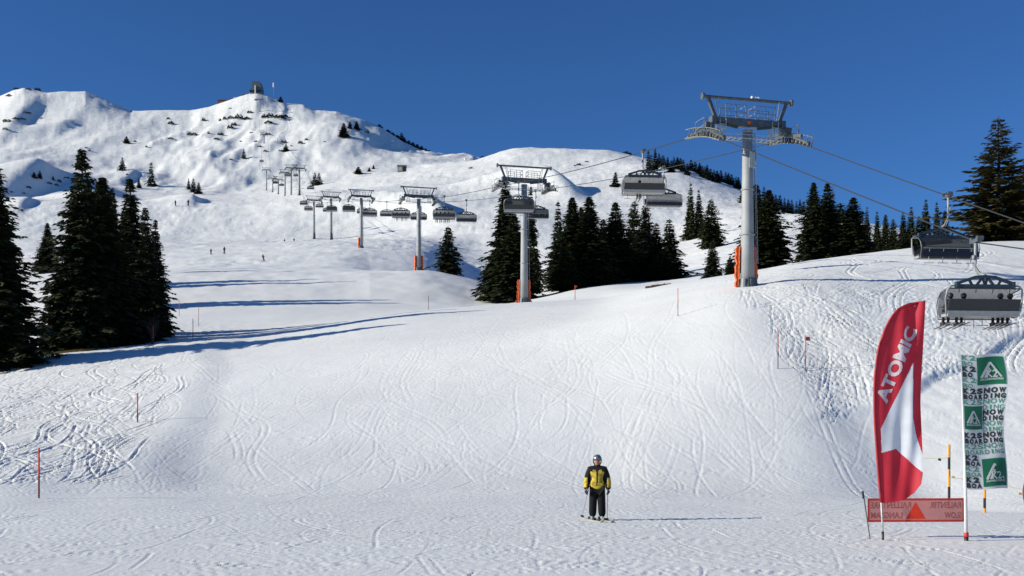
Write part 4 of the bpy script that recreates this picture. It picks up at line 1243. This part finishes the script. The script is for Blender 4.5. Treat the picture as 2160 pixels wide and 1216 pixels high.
def cloth(name, c1, tr=0.35, rough=0.6):
    return mat(name, c1, rough, 0, 0.08, 3.0, transl=tr)
M['flag_red'] = cloth('flag_red', (0.62, 0.028, 0.05), 0.4)
M['flag_white'] = cloth('flag_white', (0.74, 0.76, 0.80), 0.35)
M['flag_edge'] = mat('flag_sleeve', (0.36, 0.01, 0.02), 0.6)
M['ban_white'] = cloth('banner_white', (0.66, 0.68, 0.67), 0.3)
M['ban_green'] = cloth('banner_green', (0.012, 0.17, 0.085), 0.3)
M['ban_black'] = mat('banner_black', (0.02, 0.025, 0.025), 0.6)
M['ban_teal'] = mat('banner_teal', (0.05, 0.24, 0.16), 0.6)
M['sign_red'] = mat('sign_red', (0.62, 0.05, 0.035), 0.5, transl=0.4)
M['sign_pink'] = mat('sign_pink', (0.74, 0.27, 0.23), 0.55, 0, 0.06, 3, transl=0.5, alpha=0.86)
M['sign_text'] = mat('sign_text', (0.34, 0.07, 0.07), 0.6, alpha=0.75)
M['sign_tri'] = mat('sign_triangle', (0.80, 0.055, 0.02), 0.5, transl=0.3)

yF = 24.1; kF = yF / F     # metres per pixel at the flags
fx0, fz0 = 1862, 1141
ft = thing('feather_flag', 'tall red feather flag with a white arrow shape and white ATOMIC lettering', 'flag', (X_of(fx0, yF), yF, hz(X_of(fx0, yF), yF)))
ft_z = ft.location.z
def FP(u, v, d=0.0):      # flag-plane pixel -> local metres of the flag
    return Vector(((u - fx0) * kF, d, Z_of(v, yF) - ft_z))
Lx = ([636, 640, 648, 660, 675, 692, 710, 735, 760, 790, 820, 860, 900, 950, 1000, 1040, 1062], [1938, 1915, 1898, 1886, 1876, 1867, 1860, 1852, 1848, 1844.5, 1843, 1843, 1844.5, 1848, 1851.5, 1855, 1857])
Rx = ([636, 700, 750, 850, 950, 1000, 1020, 1040, 1050, 1058, 1062], [1950, 1949, 1948, 1944, 1942, 1940, 1937, 1926, 1914, 1895, 1858])
def ripple(u, v):
    t = max(0.0, (u - 1845) / 105.0)
    return 0.05 * t * math.sin(u * 0.10 - v * 0.013) + 0.035 * t * math.sin(u * 0.19 + v * 0.018 + 1) - 0.18 * t * t * max(0, (v - 850) / 210.0)
white_poly = [(1926, 766), (1858, 905), (1859, 956), (1890, 947), (1941, 997), (1942, 960), (1930, 915), (1923, 880)]
b = MB(); nv, nu = 300, 100
for i in range(nv + 1):
    v = 636 + (1062 - 636) * i / nv
    a = float(np.interp(v, Lx[0], Lx[1])); c = float(np.interp(v, Rx[0], Rx[1]))
    for j in range(nu + 1):
        u = a + (c - a) * j / nu
        b.v.append(tuple(FP(u, v, ripple(u, v)))); b.n += 1
cu_ = []
for i in range(nv):
    v = 636 + 426 * (i + 0.5) / nv
    a = float(np.interp(v, Lx[0], Lx[1])); c = float(np.interp(v, Rx[0], Rx[1]))
    for j in range(nu):
        u = a + (c - a) * (j + 0.5) / nu
        k = i * (nu + 1) + j
        b.f.append((k, k + 1, k + nu + 2, k + nu + 1)); b.m.append(1 if in_poly(u, v, white_poly) else 0)
b.build('flag_cloth', [M['flag_red'], M['flag_white']], ft, True)
b = MB(); b.tube([FP(float(np.interp(v, Lx[0], Lx[1])) + 1.5, v, 0.0) for v in range(1060, 640, -12)] + [FP(1950, 636, 0)], [0.028] * 35 + [0.018], 8)
b.build('sleeve', M['flag_edge'], ft, True)
b = MB(); b.tube([FP(1862.5, 1132), FP(1858, 1040)], 0.021, 8); b.build('pole', M['light_metal'], ft, True)
b = MB(); b.tube([FP(1863, 1149), FP(1862, 1122)], [0.022, 0.03], 8); b.build('ground_spike', M['black'], ft, True)
co, fs = text_mesh('ATOMIC', 0.41, 0.017, sx=1.0)
w = co[:, 0].max() - co[:, 0].min(); co[:, 0] = (co[:, 0] - co[:, 0].min()) * (1.76 / w); hgt = co[:, 1].max(); co[:, 1] *= 0.27 / hgt
co, fs = refine(co, fs, 0.07)
ang = math.atan2(850 - 700, 1930 - 1866)
p0 = (1869, 852)
out = []
for x, y, _ in co:
    uu = p0[0] + (x * math.cos(ang) - y * math.sin(ang)) / kF; vv = p0[1] - (x * math.sin(ang) + y * math.cos(ang)) / kF
    out.append(tuple(FP(uu, vv, ripple(uu, vv) - 0.010)))
b = MB(); b.add(out, fs); b.build('lettering', M['flag_white'], ft)

# ---- green and white banner
yB = 23.8; kB = yB / F
bt = thing('pole_banner', 'white and green banner with black and green lettering and three logo squares', 'banner', (X_of(2042, yB), yB, hz(X_of(2042, yB), yB)))
bz = bt.location.z
def BL(v): return 2026 + (2037 - 2026) * (v - 748) / 284.0
def BP(u, v, d=0.0): return Vector(((u - 2042) * kB, d, Z_of(v, yB) - bz))
def rb_(u, v):
    t = (u - 2026) / 95.0
    return 0.045 * math.sin(t * 7 + v * 0.012) * t + 0.04 * math.sin(t * 3 - v * 0.021) * t
def BQ(s, r, d=0.0):
    """banner coordinates: s 0..95 across, r 0..284 down"""
    v = 748 + r + 2.0 * math.sin(s * 0.06)
    u = BL(v) + s * (1 - 0.04 * r / 284) * (0.96 + 0.05 * math.sin(r * 0.03))
    return BP(u, v, rb_(u, v) + d)
def patch(poly_s, poly_r, d, mt, name, parent, n=10):
    b = MB(); s0, s1 = poly_s; r0, r1 = poly_r; m = max(2, int(n * (r1 - r0) / 40))
    for i in range(m + 1):
        for j in range(n + 1): b.v.append(tuple(BQ(s0 + (s1 - s0) * j / n, r0 + (r1 - r0) * i / m, d))); b.n += 1
    for i in range(m):
        for j in range(n):
            k = i * (n + 1) + j; b.f.append((k, k + 1, k + n + 2, k + n + 1)); b.m.append(0)
    return b.build(name, mt, parent, True)
clothb = patch((0, 95), (0, 284), 0.0, M['ban_white'], 'banner_cloth', bt, 30)
def btext(s, s0, r_base, h, width, mt, d=-0.008, off=0.008):
    co, fs = text_mesh(s, h * kB * 1.38, off)
    if not len(co): return None
    x0 = co[:, 0].min(); w = co[:, 0].max() - x0
    co, fs = refine(co, fs, 0.06)
    out = [tuple(BQ(s0 + (x - x0) / w * width, r_base - y / kB, d)) for x, y, _ in co]
    return out, fs
r = 11.0; k = 0
squares = [((33, 91), (6, 64)), ((3, 46), (108, 157)), ((38, 92), (220, 278))]
def blocked(s0, s1, r0, r1):
    return any(not (s1 < a[0] + 1 or s0 > a[1] - 1 or r1 < c[0] or r0 > c[1]) for a, c in squares)
while r < 284:
    pair = (k // 2) % 2
    word = 'K2SNOW' if k % 2 == 0 else 'BOARDING'
    tgt = MB()
    n = len(word); cw = 91.0 / n
    for i, chx in enumerate(word):
        s0 = 2 + i * cw + (cw * 0.3 if chx == 'I' else 0)
        if blocked(s0, s0 + cw * 0.9, r - 9, r): continue
        res = btext(chx, s0, r, 10.4 if k % 2 == 0 else 9.4, cw * 0.86 if chx != 'I' else cw * 0.3, None, off=0.010 if pair == 1 else 0.003)
        if res: tgt.add(*res)
    if tgt.n: tgt.build('black_lettering' if pair == 1 else 'green_lettering', M['ban_black' if pair == 1 else 'ban_teal'], bt)
    r += 11.7; k += 1
for (sa, ra) in squares:
    sq = patch(sa, ra, -0.012, M['ban_green'], 'logo_square', bt, 12)
    W = sa[1] - sa[0]; Hh = ra[1] - ra[0]
    b = MB(); cx = (sa[0] + sa[1]) / 2; top = ra[0] + Hh * 0.20; bot = ra[0] + Hh * 0.74; hw = W * 0.36
    def P(s, rr): return tuple(BQ(s, rr, -0.020))
    # triangle of slanting bars standing for the mountain emblem
    tri = [(cx, top), (cx + hw, bot), (cx - hw, bot)]
    def strip(a, c, wd):
        dx, dy = c[0] - a[0], c[1] - a[1]; L = math.hypot(dx, dy); nx, ny = -dy / L * wd / 2, dx / L * wd / 2
        b.add([P(a[0] + nx, a[1] + ny), P(c[0] + nx, c[1] + ny), P(c[0] - nx, c[1] - ny), P(a[0] - nx, a[1] - ny)], [(0, 1, 2, 3)])
    strip(tri[2], tri[0], W * 0.10); strip((cx, top), (cx + hw * 0.98, bot), W * 0.07)
    strip((cx - hw * 0.62, bot), (cx - hw * 0.08, top + Hh * 0.20), W * 0.07)
    b.build('emblem', M['ban_white'], sq)
    for (tx, s0, rb2, hh, ww) in (('K2', cx - W * 0.17, bot, Hh * 0.27, W * 0.40), ('SNOWBOARDING', sa[0] + W * 0.10, ra[0] + Hh * 0.84, Hh * 0.07, W * 0.80)):
        co, fs = text_mesh(tx, hh * kB * 1.38, 0.006 if tx == 'K2' else 0.002, shear=0.0)
        x0 = co[:, 0].min(); w = co[:, 0].max() - x0; co, fs = refine(co, fs, 0.08)
        b2 = MB(); b2.add([tuple(BQ(s0 + (x - x0) / w * ww, rb2 - y / kB, -0.026)) for x, y, _ in co], fs); b2.build('logo_lettering', M['ban_white'], sq)
b = MB(); b.tube([BP(2042, 1128, 0.10), BP(2040, 1000, 0.10), BP(2035, 870, 0.09), BP(2030, 752, 0.06)], [0.042, 0.034, 0.022, 0.014], 8); b.build('pole', M['white'], bt, True)
b = MB(); b.tube([BP(2042, 1134, 0.1), BP(2042, 1125, 0.1)], 0.055, 10); b.build('collar', M['red'], bt, True)
b = MB(); b.tube([BP(2044, 1160, 0.1), BP(2042, 1134, 0.1)], [0.035, 0.05], 10); b.build('ground_spike', M['black'], bt, True)

# ---- translucent red piste banner seen from behind
yS2 = 24.6; kS = yS2 / F
st = thing('piste_banner', 'translucent red banner with an orange triangle and mirrored SLOW lettering', 'banner', (X_of(1932, yS2), yS2, hz(X_of(1932, yS2), yS2)))
sz = st.location.z
def SP(u, v, d=0.0): return Vector(((u - 1932) * kS, d + 0.02 * math.sin((u - 1830) * 0.03), Z_of(v + (u - 1932) * -0.005, yS2) - sz))
def rectg(b, u0, u1, v0, v1, d, n=16, mat=0):
    base = b.n; vs = []
    for v in (v0, v1):
        for j in range(n + 1): vs.append(SP(u0 + (u1 - u0) * j / n, v, d))
    b.add(vs, [(j, j + 1, j + n + 2, j + n + 1) for j in range(n)], mat)
b = MB(); rectg(b, 1833, 2031, 1055, 1098, 0.0); b.build('banner_sheet', M['sign_pink'], st)
b = MB()
rectg(b, 1830, 2034, 1051.5, 1056, -0.004); rectg(b, 1830, 2034, 1097, 1101.5, -0.004); rectg(b, 1830, 1834, 1056, 1097, -0.004, 2); rectg(b, 2030, 2034, 1056, 1097, -0.004, 2)
b.build('banner_border', M['sign_red'], st)
b = MB(); b.add([SP(1931, 1059, -0.006), SP(1952, 1095, -0.006), SP(1911, 1095, -0.006)], [(0, 1, 2)]); b.build('triangle', M['sign_tri'], st)
b = MB()
for s, u0, u1, vb in (('RALLENTARE', 1836, 1922, 1072), ('LANGSAM', 1837, 1904, 1093.5), ('RALENTIR', 1961, 2027, 1072), ('SLOW', 1991, 2028, 1093.5)):
    co, fs = text_mesh(s, 0.2, 0.005)
    x0, x1 = co[:, 0].min(), co[:, 0].max(); hh = co[:, 1].max()
    co, fs = refine(co, fs, 0.08)
    b.add([tuple(SP(u1 - (x - x0) / (x1 - x0) * (u1 - u0), vb - y / hh * 13.0, -0.005)) for x, y, _ in co], fs)
b.build('mirrored_lettering', M['sign_text'], st)
# thin dark stake at the left of the banner and a second one along the banner pole
t = thing('banner_stake', 'thin dark stake leaning beside the left end of the red banner', 'stake', at(1836, 24.4))
b = MB(); b.tube([Vector((0, 0, -0.05)), Vector(((1821 - 1836) * kS, 0, 96 * kS))], [0.012, 0.016], 6); b.build('shaft', M['dark_steel'], t)
b = MB(); b.tube([Vector(((1821.4 - 1836) * kS, 0, 84 * kS)), Vector(((1820 - 1836) * kS, 0, 100 * kS))], 0.024, 6); b.build('grip', M['black'], t)

# ------------------------------------------------------------------ people
def skin(name, joints, edges, radii, mts, sub=1, parent=None, root=0, classify=None, loc=None):
    me = bpy.data.meshes.new(name); me.from_pydata([tuple(j) for j in joints], edges, [])
    o = bpy.data.objects.new(name, me); COL.objects.link(o)
    m = o.modifiers.new('skin', 'SKIN'); m.use_smooth_shade = True
    for i, v in enumerate(me.skin_vertices[0].data):
        r = radii[i]; v.radius = (r, r) if not isinstance(r, (tuple, list)) else r
        v.use_root = (i == root)
    s = o.modifiers.new('sub', 'SUBSURF'); s.levels = sub; s.render_levels = sub
    dg = bpy.context.evaluated_depsgraph_get()
    me2 = bpy.data.meshes.new_from_object(o.evaluated_get(dg)); me2.name = name
    bpy.data.objects.remove(o); bpy.data.meshes.remove(me)
    me2.materials.clear()
    if not isinstance(mts, (list, tuple)): mts = [mts]
    for q_ in mts: me2.materials.append(q_)
    if classify:
        for p in me2.polygons: p.material_index = classify(p.center)
    me2.shade_smooth()
    return link(name, me2, parent, loc)

M['skin'] = mat('skin', (0.42, 0.19, 0.13), 0.6)
M['jacket_y'] = mat('jacket_yellow', (0.50, 0.36, 0.03), 0.7, 0, 0.35, 12, 0.9)
M['jacket_k'] = mat('jacket_black', (0.012, 0.011, 0.012), 0.8, 0, 0.2, 9, 0.3, spec=0.25)
M['trousers'] = mat('trousers_black', (0.009, 0.010, 0.009), 0.85, 0, 0.2, 9, 0.3, spec=0.2)
M['helmet'] = mat('helmet_silver', (0.22, 0.24, 0.25), 0.3, 0.5)
M['boots'] = mat('boots_grey', (0.30, 0.31, 0.31), 0.45)
M['glove'] = mat('glove', (0.03, 0.03, 0.035), 0.7)
M['glove_w'] = mat('glove_white', (0.55, 0.55, 0.57), 0.7)
M['wine'] = mat('wine_red_cloth', (0.16, 0.015, 0.03), 0.7)

BODY_J = [(0, 0, 0.96), (0, 0, 1.12), (0, 0, 1.30), (0, 0, 1.44), (0, -0.01, 1.52), (0, -0.02, 1.60), (0, -0.02, 1.70), (0, -0.01, 1.76),
          (0.18, 0, 1.42), (0.25, 0, 1.17), (0.27, -0.09, 0.93), (0.275, -0.12, 0.86),
          (-0.18, 0, 1.42), (-0.25, 0, 1.17), (-0.27, -0.09, 0.93), (-0.275, -0.12, 0.86),
          (0.10, 0, 0.90), (0.115, -0.03, 0.50), (0.125, 0.0, 0.12), (0.125, -0.08, 0.05),
          (-0.10, 0, 0.90), (-0.115, -0.03, 0.50), (-0.125, 0.0, 0.12), (-0.125, -0.08, 0.05)]
BODY_E = [(0, 1), (1, 2), (2, 3), (3, 4), (4, 5), (5, 6), (6, 7), (3, 8), (8, 9), (9, 10), (10, 11), (3, 12), (12, 13), (13, 14), (14, 15), (0, 16), (16, 17), (17, 18), (18, 19), (0, 20), (20, 21), (21, 22), (22, 23)]
BODY_R = [0.11, 0.10, 0.10, 0.08, 0.055, 0.075, 0.092, 0.06, 0.05, 0.042, 0.030, 0.03, 0.05, 0.042, 0.030, 0.03, 0.08, 0.052, 0.036, 0.036, 0.08, 0.052, 0.036, 0.036]

def face_parts(t, hz_=1.66, y0=-0.02):
    b = MB(); b.ball((0, y0 - 0.098, hz_ - 0.005), 0.017, 8, 6, scale=(0.8, 1.1, 1.4)); b.build('nose', M['skin'], t, True)
    for s in (-1, 1):
        b = MB(); b.ball((s * 0.032, y0 - 0.086, hz_ + 0.02), 0.012, 8, 6); b.build('eye', M['black'], t, True)
        b = MB(); b.ball((s * 0.092, y0, hz_), 0.024, 8, 6, scale=(0.4, 0.8, 1.3)); b.build('ear', M['skin'], t, True)
    b = MB(); b.ball((0, y0 - 0.088, hz_ - 0.045), 0.02, 8, 6, scale=(1.1, 0.4, 0.3)); b.build('mouth', M['wine'], t, True)

def hand(t, s, base, m):
    """glove: palm with four curled fingers and a thumb from its side"""
    bx, by, bz = base
    J = [(bx, by, bz), (bx, by - 0.02, bz - 0.05), (bx, by - 0.025, bz - 0.09)]; E = [(0, 1), (1, 2)]; Rr = [0.036, 0.042, 0.038]
    for k, L in enumerate((0.030, 0.036, 0.034, 0.026)):
        yo = -0.045 + 0.024 * k
        i = len(J)
        J += [(bx, by + yo, bz - 0.105), (bx - s * 0.016, by + yo - 0.004, bz - 0.105 - L), (bx - s * 0.045, by + yo - 0.004, bz - 0.112 - L), (bx - s * 0.05, by + yo, bz - 0.09 - L * 0.6)]
        E += [(2, i), (i, i + 1), (i + 1, i + 2), (i + 2, i + 3)]; Rr += [0.013, 0.012, 0.011, 0.010]
    i = len(J); J += [(bx - s * 0.018, by - 0.062, bz - 0.055), (bx - s * 0.04, by - 0.078, bz - 0.09)]; E += [(1, i), (i, i + 1)]; Rr += [0.014, 0.012]
    skin('glove', J, E, Rr, m, 1, t)

yP = 29.3; pz = at(1260, yP)
pt = thing('person', 'skier in a yellow and black jacket, black trousers and silver helmet, standing facing the camera', 'person', pz, -0.10)
pt.scale = (0.985, 0.985, 0.955)
skin('body', BODY_J, BODY_E, BODY_R, M['skin'], 2, pt)
face_parts(pt)
JJ = [(0, 0, 0.76), (0, 0, 0.94), (0, 0, 1.15), (0, 0, 1.33), (0, 0, 1.45), (0, -0.005, 1.535), (0.185, 0, 1.425), (0.245, 0.01, 1.28), (0.285, 0.0, 1.10), (0.30, -0.10, 0.86),
      (-0.185, 0, 1.425), (-0.245, 0.01, 1.28), (-0.285, 0.0, 1.10), (-0.30, -0.10, 0.86)]
JE = [(0, 1), (1, 2), (2, 3), (3, 4), (4, 5), (4, 6), (6, 7), (7, 8), (8, 9), (4, 10), (10, 11), (11, 12), (12, 13)]
JR = [(0.235, 0.18), (0.23, 0.18), (0.215, 0.17), (0.225, 0.17), (0.17, 0.14), (0.08, 0.08), 0.11, 0.10, 0.095, 0.08, 0.11, 0.10, 0.095, 0.08]
def jc(c):
    ax = abs(c.x)
    if c.z > 1.37: return 1 if not (ax > 0.05 and ax < 0.12 and c.z < 1.42 and c.y < 0) else 0
    if ax > 0.235 and c.z > 0.8:      # sleeves
        return 1 if (c.z > 1.20 or c.z < 0.93 or ax < 0.265) else 0
    if ax > 0.165 + 0.02 * math.sin(c.z * 20): return 1
    if ax < 0.018 and c.z > 1.05 and c.y < 0: return 1
    if c.y > 0.05: return 1 if c.z > 1.2 else 0
    return 0
skin('jacket', JJ, JE, JR, [M['jacket_y'], M['jacket_k']], 4, pt, classify=jc)
b = MB(); b.tube([(0, -0.005, 1.49), (0, -0.01, 1.555)], [0.10, 0.088], 14, cap=False); b.build('collar', M['jacket_k'], pt, True)
for s in (-1, 1):
    b = MB(); b.box((s * 0.09, -0.165, 1.02), (0.11, 0.02, 0.08), (0.1, 0, s * 0.15)); b.build('pocket', M['jacket_y'], pt)
TJ = [(0, 0, 0.92), (0.095, 0, 0.86), (0.115, -0.035, 0.52), (0.13, 0.0, 0.08), (-0.095, 0, 0.86), (-0.115, -0.035, 0.52), (-0.13, 0.0, 0.08)]
skin('trousers', TJ, [(0, 1), (1, 2), (2, 3), (0, 4), (4, 5), (5, 6)], [(0.18, 0.15), 0.135, 0.115, 0.11, 0.135, 0.115, 0.11], M['trousers'], 2, pt)
b = MB(); b.ball((0, -0.005, 1.72), 0.125, 16, 12, scale=(0.95, 1.08, 1.0))
vs = [(x, y, max(z, 1.672 + 0.02 * (y < -0.05))) for x, y, z in b.v]; b.v = vs
b.build('helmet', M['helmet'], pt, True)
b = MB(); b.tube([(-0.112, 0.0, 1.70), (-0.09, -0.085, 1.705), (0, -0.13, 1.708), (0.09, -0.085, 1.705), (0.112, 0, 1.70)], 0.016, 6)
for s in (-1, 1): b.tube([(s * 0.112, 0.01, 1.69), (s * 0.108, 0.0, 1.63), (s * 0.07, -0.03, 1.565)], 0.017, 6)
b.build('helmet_strap', M['black'], pt, True)
for s in (-1, 1):
    hand(pt, s, (s * 0.305, -0.135, 0.875), M['glove'] )
    b = MB(); b.box((s * 0.318, -0.15, 0.83), (0.02, 0.07, 0.06)); b.build('glove_patch', M['glove_w'], pt)
    skin('boot', [(s * 0.125, 0.05, 0.30), (s * 0.13, 0.05, 0.12), (s * 0.13, -0.03, 0.08), (s * 0.14, -0.15, 0.07)], [(0, 1), (1, 2), (2, 3)], [0.075, 0.07, 0.062, 0.05], M['boots'], 1, pt)
def ski(x, y, z, rz, label, m1='white', parent=None):
    b = MB(); n = 26; vs = []; fs = []
    for i in range(n + 1):
        t = i / n; L = -0.85 + 1.70 * t
        w = 0.034 + 0.018 * abs(2 * t - 1) ** 2; 
        if t < 0.06: w *= (t / 0.06) ** 0.5 * 0.9 + 0.05
        zz = 0.008 + (0.13 * ((0.12 - t) / 0.12) ** 2 if t < 0.12 else 0) + (0.03 * ((t - 0.94) / 0.06) ** 2 if t > 0.94 else 0)
        vs += [(-w, L, zz), (w, L, zz), (w, L, zz + 0.016), (-w, L, zz + 0.016)]
    for i in range(n):
        for k in range(4): a = i * 4 + k; c = i * 4 + (k + 1) % 4; fs.append((a, c, c + 4, a + 4))
    fs += [(0, 3, 2, 1), (4*n, 4*n+1, 4*n+2, 4*n+3)]
    b.add(vs, fs)
    o = b.build('ski', [M[m1]]); o.location = (x, y, z); o.rotation_euler = (0, 0, rz)
    tag(o, label, 'ski', 'skis')
    b = MB(); b.box((0, 0.05, 0.045), (0.06, 0.28, 0.035)); b.box((0, -0.17, 0.05), (0.075, 0.07, 0.06)); b.box((0, 0.2, 0.055), (0.075, 0.1, 0.07)); b.build('binding', M['black'], o)
    return o
M['ski_dark'] = mat('ski_dark', (0.04, 0.04, 0.045), 0.3)
M['ski_pale'] = mat('ski_pale', (0.42, 0.42, 0.32), 0.35)
ski(pz.x - 0.135, pz.y - 0.05, hz(pz.x - 0.13, pz.y), R(16), 'pale ski under the left boot in the picture of the yellow-jacketed skier', 'ski_pale')
ski(pz.x + 0.135, pz.y - 0.05, hz(pz.x + 0.13, pz.y), R(16), 'pale ski under the right boot in the picture of the yellow-jacketed skier', 'ski_pale')
def ski_pole(a, c, label):
    b = MB(); a = Vector(a); c = Vector(c); b.tube([a, c], [0.009, 0.006], 6); o = b.build('ski_pole', M['galv']); tag(o, label, 'ski pole', 'ski poles')
    d = (c - a).normalized()
    b = MB(); b.tube([a - d * 0.06, a + d * 0.08], 0.016, 6); b.build('grip', M['black'], o)
    b = MB(); b.tube([c - d * 0.08, c - d * 0.065], [0.035, 0.05], 10); b.build('basket', M['black'], o)
ski_pole((pz.x - 0.265, pz.y - 0.15, pz.z + 0.77), (pz.x - 0.395, pz.y + 0.30, hz(pz.x - 0.4, pz.y + .3) + 0.04), 'thin ski pole splayed out to the left of the skier in yellow')
ski_pole((pz.x + 0.265, pz.y - 0.15, pz.z + 0.77), (pz.x + 0.27, pz.y + 0.10, hz(pz.x + 0.27, pz.y + .1) - 0.03), 'thin grey ski pole held upright on the right side of the skier in yellow')

# seated riders
def rider_meshes():
    tmp = thing('person', 'x', 'x')
    SJ = [(0, 0, 0.10), (0, -0.02, 0.28), (0, -0.03, 0.48), (0, 0.0, 0.58), (0, 0.02, 0.66), (0, 0.03, 0.76), (0.17, -0.01, 0.47), (0.22, 0.10, 0.26), (0.18, 0.32, 0.22), (-0.17, -0.01, 0.47), (-0.22, 0.10, 0.26), (-0.18, 0.32, 0.22),
          (0.10, 0.06, 0.09), (0.12, 0.45, 0.10), (0.12, 0.47, -0.44), (0.12, 0.56, -0.48), (-0.10, 0.06, 0.09), (-0.12, 0.45, 0.10), (-0.12, 0.47, -0.44), (-0.12, 0.56, -0.48)]
    SE = [(0, 1), (1, 2), (2, 3), (3, 4), (4, 5), (2, 6), (6, 7), (7, 8), (2, 9), (9, 10), (10, 11), (0, 12), (12, 13), (13, 14), (14, 15), (0, 16), (16, 17), (17, 18), (18, 19)]
    SR = [0.17, 0.17, 0.15, 0.07, 0.09, 0.07, 0.08, 0.065, 0.05, 0.08, 0.065, 0.05, 0.11, 0.08, 0.07, 0.055, 0.11, 0.08, 0.07, 0.055]
    skin('body', SJ, SE, SR, [M['jacket_k']], 1, tmp)
    b = MB(); b.ball((0, 0.01, 0.72), 0.135, 12, 9); b.build('helmet', M['black'], tmp, True)
    for s in (-1, 1):
        b = MB(); b.box((s * 0.12, 0.52, -0.52), (0.11, 0.32, 0.14)); b.build('boot', M['black'], tmp)
        b = MB(); b.box((s * 0.12, 0.55, -0.61), (0.09, 1.6, 0.03), (R(-6), 0, 0)); b.build('ski', M['ski_dark'], tmp)
    return tmp
rp = rider_meshes()
parts = list(rp.children)
def rider(ch, xloc, label, grp=None):
    Mx = ch.matrix_basis
    p = Mx @ Vector((xloc, -0.42, -3.32))
    o = thing('person', label, 'person', p, ch.rotation_euler[2], grp)
    o.scale = (0.95, 0.95, 0.95)
    for c in parts: link(c.name.split('.')[0], c.data, o)
    b = o
    return o
for xl, lb in ((-1.42, 'dark-clothed rider at the left end of the nearest chair'), (-0.78, 'dark-clothed rider second from the left on the nearest chair'),
               (0.98, 'dark-clothed rider second from the right on the nearest chair'), (1.45, 'dark-clothed rider at the right end of the nearest chair')):
    rider(chairs[0], xl, lb)
rider(chairs[2], -0.35, 'dark-clothed rider alone on the large pale closed chair')
for k, xl in enumerate((-1.2, -0.6, 0.1, 0.7)): rider(chairs[6], xl, ('leftmost', 'second', 'third', 'rightmost')[k] + ' dark rider on the left chair of the pair above the lone spruce', 'riders of the left paired chair')
for k, xl in enumerate((-0.8, 0.2, 0.9)): rider(chairs[9], xl, ('left', 'middle', 'right')[k] + ' dark rider on the grey chair left of the third tower', 'riders of the grey chair')
for c in parts: bpy.data.objects.remove(c)
bpy.data.objects.remove(rp)

# small skiers far up the slope
def far_skier(u, v, y, label, m, lean=0.0, sc=1.0):
    t = thing('person', label, 'person', at(u, y), 0.5)
    t.rotation_euler = (0, R(lean), 0.6); t.scale = (sc, sc, sc)
    J = [(0, 0, 0.85), (0, 0, 1.1), (0, -0.03, 1.38), (0, -0.05, 1.55), (0, -0.05, 1.66), (0.2, 0, 1.3), (0.32, -0.15, 1.08), (-0.2, 0, 1.3), (-0.32, -0.15, 1.08), (0.12, -0.08, 0.5), (0.13, 0.04, 0.08), (-0.12, -0.08, 0.5), (-0.13, 0.04, 0.08)]
    E = [(0, 1), (1, 2), (2, 3), (3, 4), (2, 5), (5, 6), (2, 7), (7, 8), (0, 9), (9, 10), (0, 11), (11, 12)]
    skin('body', J, E, [0.16, 0.17, 0.15, 0.08, 0.11, 0.08, 0.05, 0.08, 0.05, 0.1, 0.07, 0.1, 0.07], [M[m], M['black']], 1, t, classify=lambda c: 0 if c.z > 0.8 and c.z < 1.5 else 1)
    b = MB(); b.ball((0, -0.05, 1.62), 0.14, 8, 6); b.build('helmet', M['black'], t, True)
    b = MB()
    for s in (-1, 1): b.box((s * 0.13, -0.05, 0.02), (0.1, 1.6, 0.03))
    b.build('skis', M['black'], t)
def sky_y(u, v, lo, hi): return find_y(u, v, lo, hi)
far_skier(557, 552, sky_y(557, 552, 210, 290), 'skier in a red suit leaning into a turn below the left slope', 'wine', -12, 0.95)
far_skier(445, 538, sky_y(445, 538, 230, 420), 'tiny dark skier at the left of two on the middle slope', 'jacket_k', 0, 0.9)
far_skier(473, 537, sky_y(473, 537, 230, 420), 'tiny dark skier at the right of two on the middle slope', 'jacket_k', 0, 1.1)
far_skier(600, 516, sky_y(600, 516, 280, 450), 'tiny reddish skier left of the sixth lift tower', 'wine', 0, 1.2)
far_skier(620, 514, sky_y(620, 514, 280, 450), 'tiny dark skier nearest to the sixth lift tower', 'jacket_k', 0, 1.2)
far_skier(370, 436, sky_y(370, 436, 500, 620), 'tiny skier left of another below the hump with three conifers', 'jacket_k', 0, 1.7)
far_skier(397, 436, sky_y(397, 436, 500, 620), 'tiny skier directly below the hump with three conifers', 'jacket_k', 0, 1.9)

# skier half outside the right edge
ex = at(2188, 22.2)
et = thing('person', 'skier in wine red clothes and white boots cut off by the right edge', 'person', ex, 0.4)
skin('body', BODY_J, BODY_E, BODY_R, M['skin'], 1, et); face_parts(et)
skin('jacket', JJ, JE, JR, M['wine'], 2, et)
skin('trousers', TJ, [(0, 1), (1, 2), (2, 3), (0, 4), (4, 5), (5, 6)], [(0.16, 0.13), 0.115, 0.1, 0.12, 0.115, 0.1, 0.12], M['wine'], 2, et)
b = MB(); b.ball((0, -0.005, 1.72), 0.125, 14, 10); b.v = [(x, y, max(z, 1.67)) for x, y, z in b.v]; b.build('helmet', M['white'], et, True)
for s in (-1, 1):
    hand(et, s, (s * 0.305, -0.135, 0.875), M['glove'])
    skin('boot', [(s * 0.125, 0.05, 0.30), (s * 0.13, 0.05, 0.12), (s * 0.13, -0.03, 0.08), (s * 0.14, -0.15, 0.07)], [(0, 1), (1, 2), (2, 3)], [0.085, 0.08, 0.07, 0.06], M['white'], 1, et)

for o in bpy.data.objects:      # no empty-name leftovers
    pass
